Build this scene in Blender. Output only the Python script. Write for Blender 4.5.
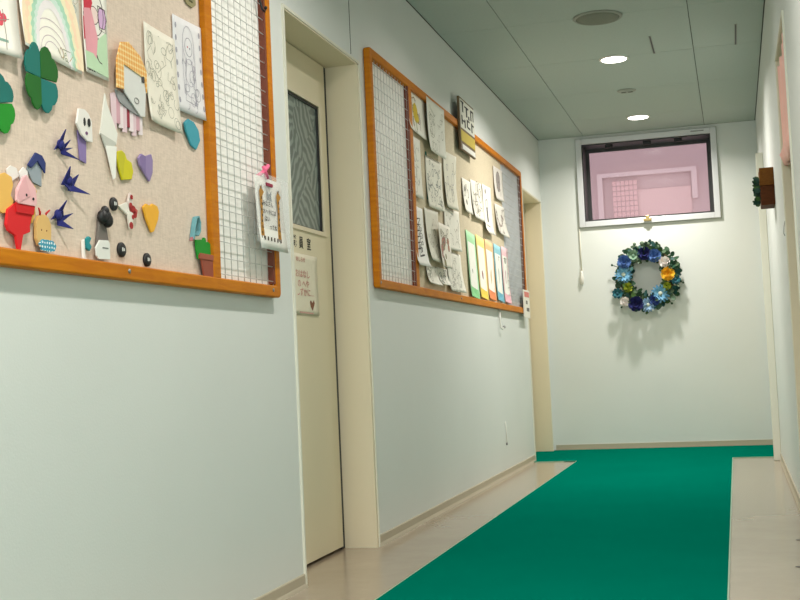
import bpy, bmesh, math, random
from mathutils import Vector, Matrix, noise

for o in list(bpy.data.objects):
    bpy.data.objects.remove(o)
SC = bpy.context.scene
COL = SC.collection
R = math.radians
PI = math.pi

# ------------------------------------------------------------------ camera
W, D, H = 1.69, 9.67, 2.50          # corridor width, far wall, ceiling height (metres)
YB = -2.6                           # end of the corridor behind the camera
yaw, pitch, roll = .268719949, .0546234274, -.0452591394
fw = Vector((-math.sin(yaw)*math.cos(pitch), math.cos(yaw)*math.cos(pitch), math.sin(pitch)))
rt = fw.cross(Vector((0, 0, 1))).normalized()
up = rt.cross(fw)
r2 = math.cos(roll)*rt + math.sin(roll)*up
u2 = -math.sin(roll)*rt + math.cos(roll)*up
cam = bpy.data.cameras.new('camera')
cam.sensor_width = 36
cam.lens = 1209.75*36/800
cam.clip_start = .02
camo = bpy.data.objects.new('camera', cam)
m = Matrix((r2, u2, -fw)).transposed().to_4x4()
m.translation = Vector((1.44564551, 0, .72843772))
camo.matrix_world = m
COL.objects.link(camo)
SC.camera = camo

# ------------------------------------------------------------------ world, daylight, exposure
wd = bpy.data.worlds.new('sky')
SC.world = wd
wd.use_nodes = True
bg = wd.node_tree.nodes['Background']
bg.inputs[0].default_value = (.86, .93, 1.0, 1)
bg.inputs[1].default_value = 1.5
SC.view_settings.view_transform = 'Standard'
SC.view_settings.look = 'None'
SC.view_settings.gamma = 1
SC.view_settings.exposure = 0.2
LAMP_W = 19.0
LAMP_SPREAD = 152
LAMP_COL = (1.0, .95, .885)
rear_fill = bpy.data.lights.new('rear_fill_light', 'AREA')  # added fill light behind the camera, lifts the ambient level
rear_fill.shape = 'RECTANGLE'; rear_fill.size = 1.3; rear_fill.size_y = 1.5
rear_fill.energy = 60; rear_fill.color = (.88, .96, 1.0)
rear_fill_o = bpy.data.objects.new('rear_fill_light', rear_fill)
rear_fill_o.location = (.85, YB-.06, 1.45); rear_fill_o.rotation_euler = (R(90), 0, R(180))
rear_fill_o.rotation_euler = Vector((0, 1, 0)).to_track_quat('-Z', 'Z').to_euler()
COL.objects.link(rear_fill_o)

# ------------------------------------------------------------------ materials
def lin(c):
    c = c/255
    return c/12.92 if c <= .04045 else ((c+.055)/1.055)**2.4
def rgb(r, g, b): return (lin(r), lin(g), lin(b), 1)

def mat(name, col, rough=.6, bump=0, bscale=200, var=0, vscale=3, metal=0, spec=.5, emit=None, trans=0, sheen=0, col2=None):
    m = bpy.data.materials.new(name)
    m.use_nodes = True
    nt = m.node_tree; N = nt.nodes; L = nt.links
    b = N['Principled BSDF']
    b.inputs['Base Color'].default_value = col
    b.inputs['Roughness'].default_value = rough
    b.inputs['Metallic'].default_value = metal
    b.inputs['Specular IOR Level'].default_value = spec
    if trans: b.inputs['Transmission Weight'].default_value = trans
    if sheen: b.inputs['Sheen Weight'].default_value = sheen
    if emit:
        b.inputs['Emission Color'].default_value = emit[0]
        b.inputs['Emission Strength'].default_value = emit[1]
    if var or bump or col2:
        tc = N.new('ShaderNodeTexCoord')
    if var or col2:
        n = N.new('ShaderNodeTexNoise'); n.inputs['Scale'].default_value = vscale; n.inputs['Detail'].default_value = 5
        L.new(tc.outputs['Object'], n.inputs['Vector'])
        rp = N.new('ShaderNodeValToRGB')
        rp.color_ramp.elements[0].position = .3; rp.color_ramp.elements[1].position = .7
        c2 = col2 or tuple(x*(1-var) for x in col[:3])+(1,)
        rp.color_ramp.elements[0].color = c2; rp.color_ramp.elements[1].color = col
        L.new(n.outputs['Fac'], rp.inputs['Fac']); L.new(rp.outputs['Color'], b.inputs['Base Color'])
    if bump:
        n2 = N.new('ShaderNodeTexNoise'); n2.inputs['Scale'].default_value = bscale; n2.inputs['Detail'].default_value = 3
        L.new(tc.outputs['Object'], n2.inputs['Vector'])
        bp = N.new('ShaderNodeBump'); bp.inputs['Strength'].default_value = bump; bp.inputs['Distance'].default_value = .003
        L.new(n2.outputs['Fac'], bp.inputs['Height']); L.new(bp.outputs['Normal'], b.inputs['Normal'])
    return m

M = {}
M['wall'] = mat('painted wall', rgb(222, 226, 222), .55, bump=.12, bscale=160, var=.05, vscale=1.3)
M['far_wall'] = M['wall']
M['ceiling'] = mat('ceiling board', rgb(180, 191, 184), .9, bump=.35, bscale=260, var=.06, vscale=90)
M['gap'] = mat('dark joint', rgb(84, 86, 78), .9)
M['cream'] = mat('cream paint', rgb(228, 216, 188), .45, bump=.05, bscale=80, var=.04, vscale=2)
M['trimwhite'] = mat('light edge trim', rgb(226, 224, 208), .4)
M['door'] = mat('door leaf', rgb(226, 215, 184), .45, bump=.04, bscale=60, var=.04, vscale=2)
M['baseboard'] = mat('vinyl baseboard', rgb(186, 176, 154), .5, var=.06)
M['mat'] = mat('green carpet', rgb(0, 112, 93), .7, bump=.25, bscale=600, var=.06, vscale=2.2, spec=.0)
M['matedge'] = mat('mat edge', rgb(150, 178, 150), .5)
M['orange'] = None
M['black'] = mat('black', rgb(22, 22, 24), .5)
M['dark'] = mat('dark gasket', rgb(58, 58, 58), .5)
M['alu'] = mat('pale aluminium', rgb(214, 216, 218), .35, metal=.1, var=.03)
M['white'] = mat('white plastic', rgb(232, 230, 222), .4)
M['steel'] = mat('steel', rgb(150, 150, 148), .35, metal=.7)
M['wire'] = mat('white coated wire', rgb(196, 196, 192), .4)
M['backing'] = mat('white backing board', rgb(250, 249, 244), .5, var=.02)
M['brown'] = mat('red brown shaded wood', rgb(120, 55, 30), .5, var=.2, vscale=20)  # frame wood with its shade put into the colour
M['lamp'] = mat('lit lamp diffuser', (1, 1, 1, 1), .5, emit=((1, .97, .9, 1), 9))
M['grille'] = mat('speaker grille cloth', rgb(128, 132, 118), .8, bump=.5, bscale=900, var=.1, vscale=300)
M['rim'] = mat('speaker rim', rgb(150, 154, 142), .5)

def wood(name, c1, c2, sc=(3, 3, 40), rough=.38):
    m = bpy.data.materials.new(name); m.use_nodes = True
    nt = m.node_tree; N = nt.nodes; L = nt.links; b = N['Principled BSDF']
    tc = N.new('ShaderNodeTexCoord'); mp = N.new('ShaderNodeMapping'); mp.inputs['Scale'].default_value = sc
    n = N.new('ShaderNodeTexNoise'); n.inputs['Scale'].default_value = 2; n.inputs['Detail'].default_value = 7; n.inputs['Distortion'].default_value = .6
    rp = N.new('ShaderNodeValToRGB'); rp.color_ramp.elements[0].position = .3; rp.color_ramp.elements[1].position = .72
    rp.color_ramp.elements[0].color = c1; rp.color_ramp.elements[1].color = c2
    L.new(tc.outputs['Object'], mp.inputs['Vector']); L.new(mp.outputs['Vector'], n.inputs['Vector'])
    L.new(n.outputs['Fac'], rp.inputs['Fac']); L.new(rp.outputs['Color'], b.inputs['Base Color'])
    b.inputs['Roughness'].default_value = rough; b.inputs['Specular IOR Level'].default_value = .2
    return m
M['orange'] = wood('varnished orange wood', rgb(184, 104, 4), rgb(204, 126, 8), (4, 4, 30), .55)
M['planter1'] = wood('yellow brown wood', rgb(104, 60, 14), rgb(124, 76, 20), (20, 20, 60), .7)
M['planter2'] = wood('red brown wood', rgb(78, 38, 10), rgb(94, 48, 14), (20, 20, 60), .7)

def woven(name, c1, c2, s=420):
    m = bpy.data.materials.new(name); m.use_nodes = True
    nt = m.node_tree; N = nt.nodes; L = nt.links; b = N['Principled BSDF']
    tc = N.new('ShaderNodeTexCoord')
    mp = N.new('ShaderNodeMapping'); mp.inputs['Scale'].default_value = (1, .18, 1)
    n = N.new('ShaderNodeTexNoise'); n.inputs['Scale'].default_value = s; n.inputs['Detail'].default_value = 4
    mp2 = N.new('ShaderNodeMapping'); mp2.inputs['Scale'].default_value = (1, 1, .18)
    n2 = N.new('ShaderNodeTexNoise'); n2.inputs['Scale'].default_value = s; n2.inputs['Detail'].default_value = 4
    ad = N.new('ShaderNodeMath'); ad.operation = 'ADD'
    ml = N.new('ShaderNodeMath'); ml.operation = 'MULTIPLY'; ml.inputs[1].default_value = .5
    rp = N.new('ShaderNodeValToRGB'); rp.color_ramp.elements[0].position = .35; rp.color_ramp.elements[1].position = .65
    rp.color_ramp.elements[0].color = c1; rp.color_ramp.elements[1].color = c2
    for a, q in ((mp, n), (mp2, n2)):
        L.new(tc.outputs['Object'], a.inputs['Vector']); L.new(a.outputs['Vector'], q.inputs['Vector'])
    L.new(n.outputs['Fac'], ad.inputs[0]); L.new(n2.outputs['Fac'], ad.inputs[1]); L.new(ad.outputs[0], ml.inputs[0])
    L.new(ml.outputs[0], rp.inputs['Fac']); L.new(rp.outputs['Color'], b.inputs['Base Color'])
    bp = N.new('ShaderNodeBump'); bp.inputs['Strength'].default_value = .3; bp.inputs['Distance'].default_value = .002
    L.new(ml.outputs[0], bp.inputs['Height']); L.new(bp.outputs['Normal'], b.inputs['Normal'])
    b.inputs['Roughness'].default_value = .9
    return m
M['cork1'] = woven('beige woven board cloth', rgb(210, 191, 174), rgb(229, 210, 193), 260)
M['cork2'] = woven('beige woven board cloth aged', rgb(200, 186, 158), rgb(216, 203, 176), 260)

def floor_mat():
    m = bpy.data.materials.new('beige vinyl floor'); m.use_nodes = True
    nt = m.node_tree; N = nt.nodes; L = nt.links; b = N['Principled BSDF']
    tc = N.new('ShaderNodeTexCoord')
    n = N.new('ShaderNodeTexNoise'); n.inputs['Scale'].default_value = 2.5; n.inputs['Detail'].default_value = 8
    n.inputs['Roughness'].default_value = .7
    rp = N.new('ShaderNodeValToRGB'); rp.color_ramp.elements[0].position = .3; rp.color_ramp.elements[1].position = .75
    rp.color_ramp.elements[0].color = rgb(154, 139, 120); rp.color_ramp.elements[1].color = rgb(168, 155, 136)
    L.new(tc.outputs['Object'], n.inputs['Vector']); L.new(n.outputs['Fac'], rp.inputs['Fac'])
    L.new(rp.outputs['Color'], b.inputs['Base Color'])
    n2 = N.new('ShaderNodeTexNoise'); n2.inputs['Scale'].default_value = 9; n2.inputs['Detail'].default_value = 2
    L.new(tc.outputs['Object'], n2.inputs['Vector'])
    bp = N.new('ShaderNodeBump'); bp.inputs['Strength'].default_value = .03; bp.inputs['Distance'].default_value = .003
    L.new(n2.outputs['Fac'], bp.inputs['Height']); L.new(bp.outputs['Normal'], b.inputs['Normal'])
    b.inputs['Roughness'].default_value = .16
    b.inputs['Specular IOR Level'].default_value = .6
    return m
M['floor'] = floor_mat()

def etched_glass():
    m = bpy.data.materials.new('dark leaf patterned glass'); m.use_nodes = True
    nt = m.node_tree; N = nt.nodes; L = nt.links; b = N['Principled BSDF']
    tc = N.new('ShaderNodeTexCoord')
    v = N.new('ShaderNodeTexVoronoi'); v.inputs['Scale'].default_value = 5.5
    sep = N.new('ShaderNodeSeparateColor'); an = N.new('ShaderNodeMath'); an.operation = 'MULTIPLY'; an.inputs[1].default_value = 6.0
    mp = N.new('ShaderNodeVectorRotate'); mp.rotation_type = 'X_AXIS'
    L.new(tc.outputs['Object'], v.inputs['Vector']); L.new(v.outputs['Color'], sep.inputs[0]); L.new(sep.outputs[0], an.inputs[0]); L.new(an.outputs[0], mp.inputs['Angle'])
    w = N.new('ShaderNodeTexWave'); w.inputs['Scale'].default_value = 8; w.inputs['Distortion'].default_value = 5
    w.inputs['Detail'].default_value = 2; w.inputs['Detail Scale'].default_value = 1.5; w.bands_direction = 'Y'
    rp = N.new('ShaderNodeValToRGB'); rp.color_ramp.elements[0].position = .25; rp.color_ramp.elements[1].position = .85
    rp.color_ramp.elements[0].color = rgb(92, 104, 100); rp.color_ramp.elements[1].color = rgb(140, 152, 146)
    L.new(tc.outputs['Object'], mp.inputs['Vector']); L.new(mp.outputs[0], w.inputs['Vector'])
    L.new(w.outputs['Fac'], rp.inputs['Fac']); L.new(rp.outputs['Color'], b.inputs['Base Color'])
    b.inputs['Roughness'].default_value = .3
    return m
M['etched'] = etched_glass()

def glass(name, col, alpha=.25, rough=.05):
    m = bpy.data.materials.new(name); m.use_nodes = True
    nt = m.node_tree; N = nt.nodes; L = nt.links
    b = N['Principled BSDF']; b.inputs['Base Color'].default_value = col; b.inputs['Roughness'].default_value = rough
    t = N.new('ShaderNodeBsdfTransparent'); mx = N.new('ShaderNodeMixShader'); mx.inputs[0].default_value = alpha
    L.new(t.outputs[0], mx.inputs[1]); L.new(b.outputs[0], mx.inputs[2]); L.new(mx.outputs[0], N['Material Output'].inputs[0])
    return m
M['pane'] = glass('clear window glass', rgb(190, 170, 172), .22, .08)
M['sleeve'] = glass('clear plastic sleeve', rgb(240, 240, 238), .22, .15)

def c(*v, rough=.75): 
    k = 'paint_%d_%d_%d' % v
    if k not in M: M[k] = mat('paper colour %d %d %d' % v, rgb(*v), rough, var=.04, vscale=40)
    return M[k]

# ------------------------------------------------------------------ mesh builder
class MB:
    def __init__(s): s.v = []; s.f = []; s.mi = []; s.ms = []; s.cur = 0; s.sm = []; s.smooth = False
    def mat(s, m):
        if m not in s.ms: s.ms.append(m)
        s.cur = s.ms.index(m); return s
    def face(s, idx): s.f.append(tuple(idx)); s.mi.append(s.cur); s.sm.append(s.smooth)
    def add(s, pts):
        n = len(s.v); s.v.extend(tuple(p) for p in pts); return n
    def box(s, x0, x1, y0, y1, z0, z1):
        n = s.add([(x, y, z) for x in (x0, x1) for y in (y0, y1) for z in (z0, z1)])
        for q in ((0, 1, 3, 2), (4, 6, 7, 5), (0, 4, 5, 1), (2, 3, 7, 6), (0, 2, 6, 4), (1, 5, 7, 3)):
            s.face([n+i for i in q])
        return s
    def cbox(s, c, d, rot=None):
        n0 = len(s.v); s.box(-d[0]/2, d[0]/2, -d[1]/2, d[1]/2, -d[2]/2, d[2]/2)
        for i in range(n0, len(s.v)):
            p = Vector(s.v[i]); p = rot @ p if rot else p
            s.v[i] = tuple(p+Vector(c))
        return s
    def prism(s, poly, x0, x1, fr=None):
        """poly in (y,z), extruded along x; or through a frame (origin,u,v,n)."""
        def P(u, v, t):
            if fr: o, a, b, nn = fr; return tuple(o+a*u+b*v+nn*t)
            return (t, u, v)
        k = len(poly)
        n = s.add([P(u, v, x0) for u, v in poly]+[P(u, v, x1) for u, v in poly])
        s.face([n+i for i in range(k)][::-1]); s.face([n+k+i for i in range(k)])
        for i in range(k):
            j = (i+1) % k
            s.face([n+i, n+j, n+k+j, n+k+i])
        return s
    def ring(s, outer, inner, x0, x1):
        k = len(outer)
        n = s.add([(x0, *p) for p in outer]+[(x1, *p) for p in outer]+[(x0, *p) for p in inner]+[(x1, *p) for p in inner])
        for i in range(k):
            j = (i+1) % k
            s.face([n+i, n+j, n+k+j, n+k+i]); s.face([n+k+i, n+k+j, n+3*k+j, n+3*k+i])
            s.face([n+3*k+i, n+3*k+j, n+2*k+j, n+2*k+i]); s.face([n+2*k+i, n+2*k+j, n+j, n+i])
        return s
    def tube(s, pts, r, k=8, cap=True):
        pts = [Vector(p) for p in pts]; rings = []
        sm, s.smooth = s.smooth, True
        rr = r if isinstance(r, (list, tuple)) else [r]*len(pts)
        for i, p in enumerate(pts):
            t = (pts[min(i+1, len(pts)-1)]-pts[max(i-1, 0)]).normalized()
            a = t.cross(Vector((0, 0, 1)) if abs(t.z) < .9 else Vector((1, 0, 0))).normalized(); b = t.cross(a)
            rings.append(s.add([p+(a*math.cos(2*PI*q/k)+b*math.sin(2*PI*q/k))*rr[i] for q in range(k)]))
        for i in range(len(pts)-1):
            for q in range(k):
                w = (q+1) % k
                s.face([rings[i]+q, rings[i]+w, rings[i+1]+w, rings[i+1]+q])
        if cap:
            s.face([rings[0]+q for q in range(k)][::-1]); s.face([rings[-1]+q for q in range(k)])
        s.smooth = sm; return s
    def lathe(s, prof, o, axis, k=32):
        """prof = list of (r, h) along axis from origin o."""
        ax = Vector(axis).normalized(); a = ax.orthogonal().normalized(); b = ax.cross(a); o = Vector(o)
        sm, s.smooth = s.smooth, True
        rings = [s.add([o+ax*h+(a*math.cos(2*PI*q/k)+b*math.sin(2*PI*q/k))*max(r, 1e-5) for q in range(k)]) for r, h in prof]
        for i in range(len(prof)-1):
            for q in range(k):
                w = (q+1) % k
                s.face([rings[i]+q, rings[i]+w, rings[i+1]+w, rings[i+1]+q])
        s.face([rings[0]+q for q in range(k)][::-1]); s.face([rings[-1]+q for q in range(k)])
        s.smooth = sm; return s
    def ball(s, c, r, k=10, sc=(1, 1, 1)):
        c = Vector(c); sm, s.smooth = s.smooth, True; n = len(s.v)
        for i in range(k+1):
            th = PI*i/k
            s.add([(c.x+sc[0]*r*math.sin(th)*math.cos(2*PI*q/k), c.y+sc[1]*r*math.sin(th)*math.sin(2*PI*q/k), c.z+sc[2]*r*math.cos(th)) for q in range(k)])
        for i in range(k):
            for q in range(k):
                w = (q+1) % k
                s.face([n+i*k+q, n+(i+1)*k+q, n+(i+1)*k+w, n+i*k+w])
        s.smooth = sm; return s
    def sheet(s, fn, nu, nv, th=None, thn=None):
        """fn(u,v)->point; optional thickness th along thn."""
        sm, s.smooth = s.smooth, True
        g = [[None]*(nv+1) for _ in range(nu+1)]
        def lay(off):
            n = len(s.v)
            for i in range(nu+1):
                for j in range(nv+1):
                    p = Vector(fn(i/nu, j/nv)); s.v.append(tuple(p+off))
            return n
        idx = lambda n, i, j: n+i*(nv+1)+j
        n1 = lay(Vector((0, 0, 0)))
        for i in range(nu):
            for j in range(nv):
                s.face([idx(n1, i, j), idx(n1, i+1, j), idx(n1, i+1, j+1), idx(n1, i, j+1)])
        if th:
            n0 = lay(Vector(thn)*-th)
            for i in range(nu):
                for j in range(nv):
                    s.face([idx(n0, i, j+1), idx(n0, i+1, j+1), idx(n0, i+1, j), idx(n0, i, j)])
            s.smooth = False
            for i in range(nu):
                for j in (0, nv):
                    s.face([idx(n1, i, j), idx(n0, i, j), idx(n0, i+1, j), idx(n1, i+1, j)])
            for j in range(nv):
                for i in (0, nu):
                    s.face([idx(n1, i, j+1), idx(n0, i, j+1), idx(n0, i, j), idx(n1, i, j)])
        s.smooth = sm; return s
    def obj(s, name, mt=None, parent=None, origin=None, bevel=0):
        if mt and not s.ms: s.ms = [mt]
        o0 = Vector(origin) if origin is not None else (Vector(parent['_o']) if parent and '_o' in parent else Vector((0, 0, 0)))
        me = bpy.data.meshes.new(name)
        me.from_pydata([tuple(Vector(p)-o0) for p in s.v], [], s.f)
        for mm in s.ms: me.materials.append(mm)
        me.polygons.foreach_set('material_index', s.mi)
        me.polygons.foreach_set('use_smooth', s.sm)
        bm = bmesh.new(); bm.from_mesh(me); bmesh.ops.recalc_face_normals(bm, faces=bm.faces)
        bm.to_mesh(me); bm.free()
        o = bpy.data.objects.new(name, me); COL.objects.link(o)
        if parent: o.parent = parent
        else: o.location = o0
        o['_o'] = tuple(o0)
        if bevel:
            b = o.modifiers.new('bevel', 'BEVEL'); b.width = bevel; b.segments = 2; b.limit_method = 'ANGLE'
        return o

def tag(o, label=None, cat=None, group=None, kind=None):
    if label: o['label'] = label
    if cat: o['category'] = cat
    if group: o['group'] = group
    if kind: o['kind'] = kind
    return o
def thing(name, label, cat, loc, group=None, kind=None):
    o = bpy.data.objects.new(name, None); COL.objects.link(o); o.location = loc; o['_o'] = tuple(loc)
    o.empty_display_size = .05
    return tag(o, label, cat, group, kind)
def struct(name, mb, mt=None, **k):
    o = mb.obj(name, mt, **k); o['kind'] = 'structure'; return o

def text_mb(txt, size, mt, o, u, v, n, depth=.0006, bold=0, align='CENTER', sx=1):
    cu = bpy.data.curves.new('t', 'FONT'); cu.body = txt; cu.size = size; cu.extrude = 0; cu.offset = bold
    cu.align_x = align; cu.align_y = 'CENTER'; cu.resolution_u = 3; cu.space_line = .95
    ob = bpy.data.objects.new('t', cu); COL.objects.link(ob)
    dg = bpy.context.evaluated_depsgraph_get()
    me = bpy.data.meshes.new_from_object(ob.evaluated_get(dg))
    mb = MB(); mb.mat(mt)
    o, u, v, n = Vector(o), Vector(u), Vector(v), Vector(n)
    k = mb.add([o+u*(p.co.x*sx)+v*p.co.y+n*depth for p in me.vertices])
    for f in me.polygons: mb.face([k+i for i in f.vertices])
    bpy.data.objects.remove(ob); bpy.data.curves.remove(cu); bpy.data.meshes.remove(me)
    return mb
UY, UZ, NX = (0, 1, 0), (0, 0, 1), (1, 0, 0)

# ================================================================== STRUCTURE
D1A, D1B = 3.885, 4.745      # first left doorway
D2A, D2B = 8.73, 9.60        # second left doorway
R1A, R1B = 4.72, 5.50        # right doorway with curtain
R2A, R2B = 8.42, 9.60        # right doorway at far end
DH = 1.985                   # head height
REC = .13

fl = MB(); fl.box(-.35, W+.35, YB-.1, D+.2, -.1, 0); struct('floor', fl, M['floor'])

def walls(sign, X, d1a, d1b, d2a, d2b):
    b = MB(); x0, x1 = (X-.35, X) if sign < 0 else (X, X+.35)
    b.box(x0, x1, YB-.1, d1a, 0, H); b.box(x0, x1, d1a, d1b, DH, H); b.box(x0, x1, d1b, d2a, 0, H)
    b.box(x0, x1, d2a, d2b, DH, H); b.box(x0, x1, d2b, D+.2, 0, H)
    for a, c_ in ((d1a, d1b), (d2a, d2b)):
        if sign < 0: b.box(x0, X-.24, a, c_, 0, DH)
        else: b.box(X+.24, x1, a, c_, 0, DH)
    return b
struct('wall_left', walls(-1, 0, D1A, D1B, D2A, D2B), M['wall'])
struct('wall_right', walls(1, W, R1A, R1B, R2A, R2B), M['wall'])

WX0, WX1, WZ0, WZ1 = .30, 1.392, 1.765, 2.475      # far window opening
fb = MB()
fb.box(0, WX0, D, D+.3, 0, H); fb.box(WX1, W, D, D+.3, 0, H); fb.box(WX0, WX1, D, D+.3, 0, WZ0); fb.box(WX0, WX1, D, D+.3, WZ1, H)
struct('wall_far', fb, M['far_wall'])
bw = MB(); bx0, bx1, bz0, bz1 = .2, 1.5, .7, 2.2
bw.box(0, bx0, YB-.1, YB, 0, H); bw.box(bx1, W, YB-.1, YB, 0, H); bw.box(bx0, bx1, YB-.1, YB, 0, bz0); bw.box(bx0, bx1, YB-.1, YB, bz1, H)
struct('wall_back', bw, M['wall'])

# ceiling: boards over a dark joint backing
cl = MB(); cl.mat(M['gap']).box(-.35, W+.35, YB-.1, D+.2, H+.009, H+.15)
xs = [.004, .365, 1.307, W-.004]
ys = [YB]+[6.28+.91*k for k in range(-9, 4)]+[D]
cl.mat(M['ceiling'])
for i in range(3):
    for j in range(len(ys)-1):
        cl.box(xs[i]+.002, xs[i+1]-.002, ys[j]+.0016, ys[j+1]-.0016, H, H+.008)
struct('ceiling', cl)

# baseboards
def bboard(name, segs, X, sgn, mt=M['baseboard']):
    b = MB()
    for a, e in segs:
        prof = [(0, 0), (.012, 0), (.009, .008), (.006, .014), (.006, .042), (.004, .046), (0, .046)]
        n = b.add([(X+sgn*u, a, v) for u, v in prof]+[(X+sgn*u, e, v) for u, v in prof]); k = len(prof)
        b.face([n+i for i in range(k)]); b.face([n+k+i for i in range(k)][::-1])
        for i in range(k): b.face([n+i, n+(i+1) % k, n+k+(i+1) % k, n+k+i])
    return struct(name, b, mt)
bboard('baseboard_left', [(YB, D1A-.004), (D1B+.006, D2A-.006)], 0, 1)
bboard('baseboard_right', [(YB, R1A-.01), (R1B+.03, R2A-.11)], W, -1)
b = MB(); b.box(.02, W-.002, D-.006, D, 0, .045); b.box(.02, W-.002, D-.011, D-.006, 0, .012)
struct('baseboard_far', b, M['baseboard'])

# door linings (cream steel frames) : near jamb, head, far jamb
def lining(name, X, s, a, e, depth, lip=.004, edge=True):
    b = MB(); t = .02
    q = lambda u0, u1: (min(X+s*u0, X+s*u1), max(X+s*u0, X+s*u1))
    b.mat(M['cream'])
    x0, x1 = q(lip, -.235)
    b.box(x0, x1, e-t, e+.004, 0, DH); b.box(x0, x1, a-.004, a+t-.012, 0, DH); b.box(x0, x1, a-.004, e+.004, DH-.004, DH+.012)
    b.mat(M['trimwhite'])
    x0, x1 = q(lip+.004, -.01)
    b.box(x0, x1, a-.012, a-.001, 0, DH+.013); b.box(x0, x1, a-.001, e+.0015, DH+.002, DH+.013); b.box(x0, x1, e+.0015, e+.010, 0, DH+.013)
    return struct(name, b)
lining('trim_1', 0, 1, D1A, D1B, REC)
lining('trim_2', 0, 1, D2A, D2B, REC)
lining('trim_3', W, -1, R1A, R1B, REC)
lining('trim_4', W, -1, R2A, R2B, REC)
b = MB(); b.box(W-.046, W, R2A-.09, R2A-.014, 0, DH+.05); struct('trim_5', b, M['trimwhite'], bevel=.004)
b = MB(); b.box(-.0005, .0015, 4.662, 4.665, 2.01, H); struct('trim_6', b, M['gap'])     # plaster board joint over the doorway

# doors
def door(name, X, s, a, e, pane=None, gap=.014):
    x0, x1 = sorted((X-s*REC, X-s*(REC+.036)))
    d = thing(name, None, None, ((x0+x1)/2, (a+e)/2, 0), kind='structure')
    b = MB(); z0, z1 = .012, DH-.008; a2, e2 = a+.012, e-.02-gap
    if pane:
        pa, pe, pz0, pz1 = pane
        b.box(x0, x1, a2, pa, z0, z1); b.box(x0, x1, pe, e2, z0, z1); b.box(x0, x1, pa, pe, z0, pz0); b.box(x0, x1, pa, pe, pz1, z1)
    else: b.box(x0, x1, a2, e2, z0, z1)
    b.obj('door_leaf', M['door'], d)
    if pane:
        f = MB(); xf = max(x0, x1) if s > 0 else min(x0, x1)
        fx0, fx1 = sorted((xf-s*.02, xf+s*.006)); w = .016
        f.mat(M['cream']); f.box(fx0, fx1, pa-w, pa, pz0-w, pz1+w); f.box(fx0, fx1, pe, pe+w*2.0, pz0-w, pz1+w)
        f.box(fx0, fx1, pa, pe, pz0-w, pz0); f.box(fx0, fx1, pa, pe, pz1, pz1+w)
        fr = f.obj('window_frame', None, d)
        g = MB(); g.box(*sorted((xf-s*.018, xf-s*.010)), pa, pe, pz0, pz1); g.obj('pane', M['etched'], fr)
        g = MB(); w2 = .008; gx = sorted((xf-s*.010, xf-s*.002)); g.box(*gx, pa, pa+w2, pz0, pz1); g.box(*gx, pe-w2*.6, pe, pz0, pz1); g.box(*gx, pa, pe, pz0, pz0+w2*.6); g.box(*gx, pa, pe, pz1-w2, pz1)
        g.obj('gasket', M['dark'], fr)
    return d
d1 = door('door_1', 0, 1, D1A, D1B, (4.02, 4.60, 1.28, 1.79), gap=.034)
for ch, y in (('職', 4.262), ('員', 4.336), ('室', 4.422)):
    text_mb(ch, .05, c(66, 64, 56), (-REC+.0005, y, 1.213), UY, UZ, NX, bold=.0008, sx=.95).obj('room_name', None, d1)
b = MB(); b.box(-REC-.03, -REC-.004, D1B-.056, D1B-.0205, .002, DH-.006); b.obj('gap_shade', M['black'], d1)  # black strip painting the dark of the gap between leaf and jamb
hd = MB(); hd.box(-REC, -REC+.012, 3.94, 3.98, .92, 1.06); hd.obj('door_pull', M['steel'], d1, bevel=.003)
d2 = door('door_2', 0, 1, D2A, D2B)
hd = MB(); hd.box(-REC, -REC+.012, 8.80, 8.84, .92, 1.06); hd.obj('door_pull', M['steel'], d2, bevel=.003)
d3 = door('door_3', W, -1, R1A, R1B, (4.88, 5.34, 1.0, 1.8))
d4 = door('door_4', W, -1, R2A, R2B)

# ------------------------------------------------------------------ far window
wn = thing('window_1', None, None, ((WX0+WX1)/2, D, WZ0), kind='structure')
def rect_ring(b, x0, x1, z0, z1, w, y0, y1, wr=None, wt=None):
    b.box(x0, x0+w, y0, y1, z0, z1); b.box(x1-(wr or w), x1, y0, y1, z0, z1)
    b.box(x0+w, x1-(wr or w), y0, y1, z0, z0+w); b.box(x0+w, x1-(wr or w), y0, y1, z1-(wt or w), z1)
b = MB(); rect_ring(b, WX0-.003, WX1+.004, WZ0-.004, WZ1+.003, .008, D-.012, D-.0005); b.obj('outer_trim', M['rim'], wn)
b = MB(); rect_ring(b, WX0, WX1, WZ0, WZ1, .045, D-.024, D+.05); b.obj('window_frame', M['alu'], wn, bevel=.004)
b = MB(); rect_ring(b, WX0+.045, WX1-.045, WZ0+.045, WZ1-.045, .010, D+.0, D+.26); b.obj('reveal', M['dark'], wn)
b = MB(); rect_ring(b, WX0+.055, WX1-.055, WZ0+.055, WZ1-.055, .026, D+.20, D+.23); b.obj('sash', M['dark'], wn)
b = MB(); b.box(WX0+.075, WX1-.075, D+.212, D+.218, WZ0+.075, WZ1-.075); b.obj('pane', M['pane'], wn)
for x in (.56, .86, 1.10):
    b = MB(); b.box(x-.03, x+.03, D+.03, D+.05, WZ1-.082, WZ1-.055); b.obj('stay', M['black'], wn, bevel=.003)
b = MB(); b.box(.805, .865, D-.045, D-.024, WZ0+.012, WZ0+.036); b.box(.822, .85, D-.055, D-.045, WZ0+.010, WZ0+.055); b.obj('latch', mat('brass latch', rgb(170, 150, 100), .35, metal=.4), wn, bevel=.004)
b = MB(); b.box(1.20, 1.30, D-.0255, D-.024, WZ1-.026, WZ1-.016); b.obj('maker_plate', M['steel'], wn)
op = thing('window_operator', 'white window opening cord running down the far wall to a small grip', 'window opener', (.30, D-.01, 1.34))
b = MB(); b.tube([(.298, D-.012, WZ0-.01), (.298, D-.012, 1.42)], .004); b.obj('cord', M['trimwhite'], op)
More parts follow.
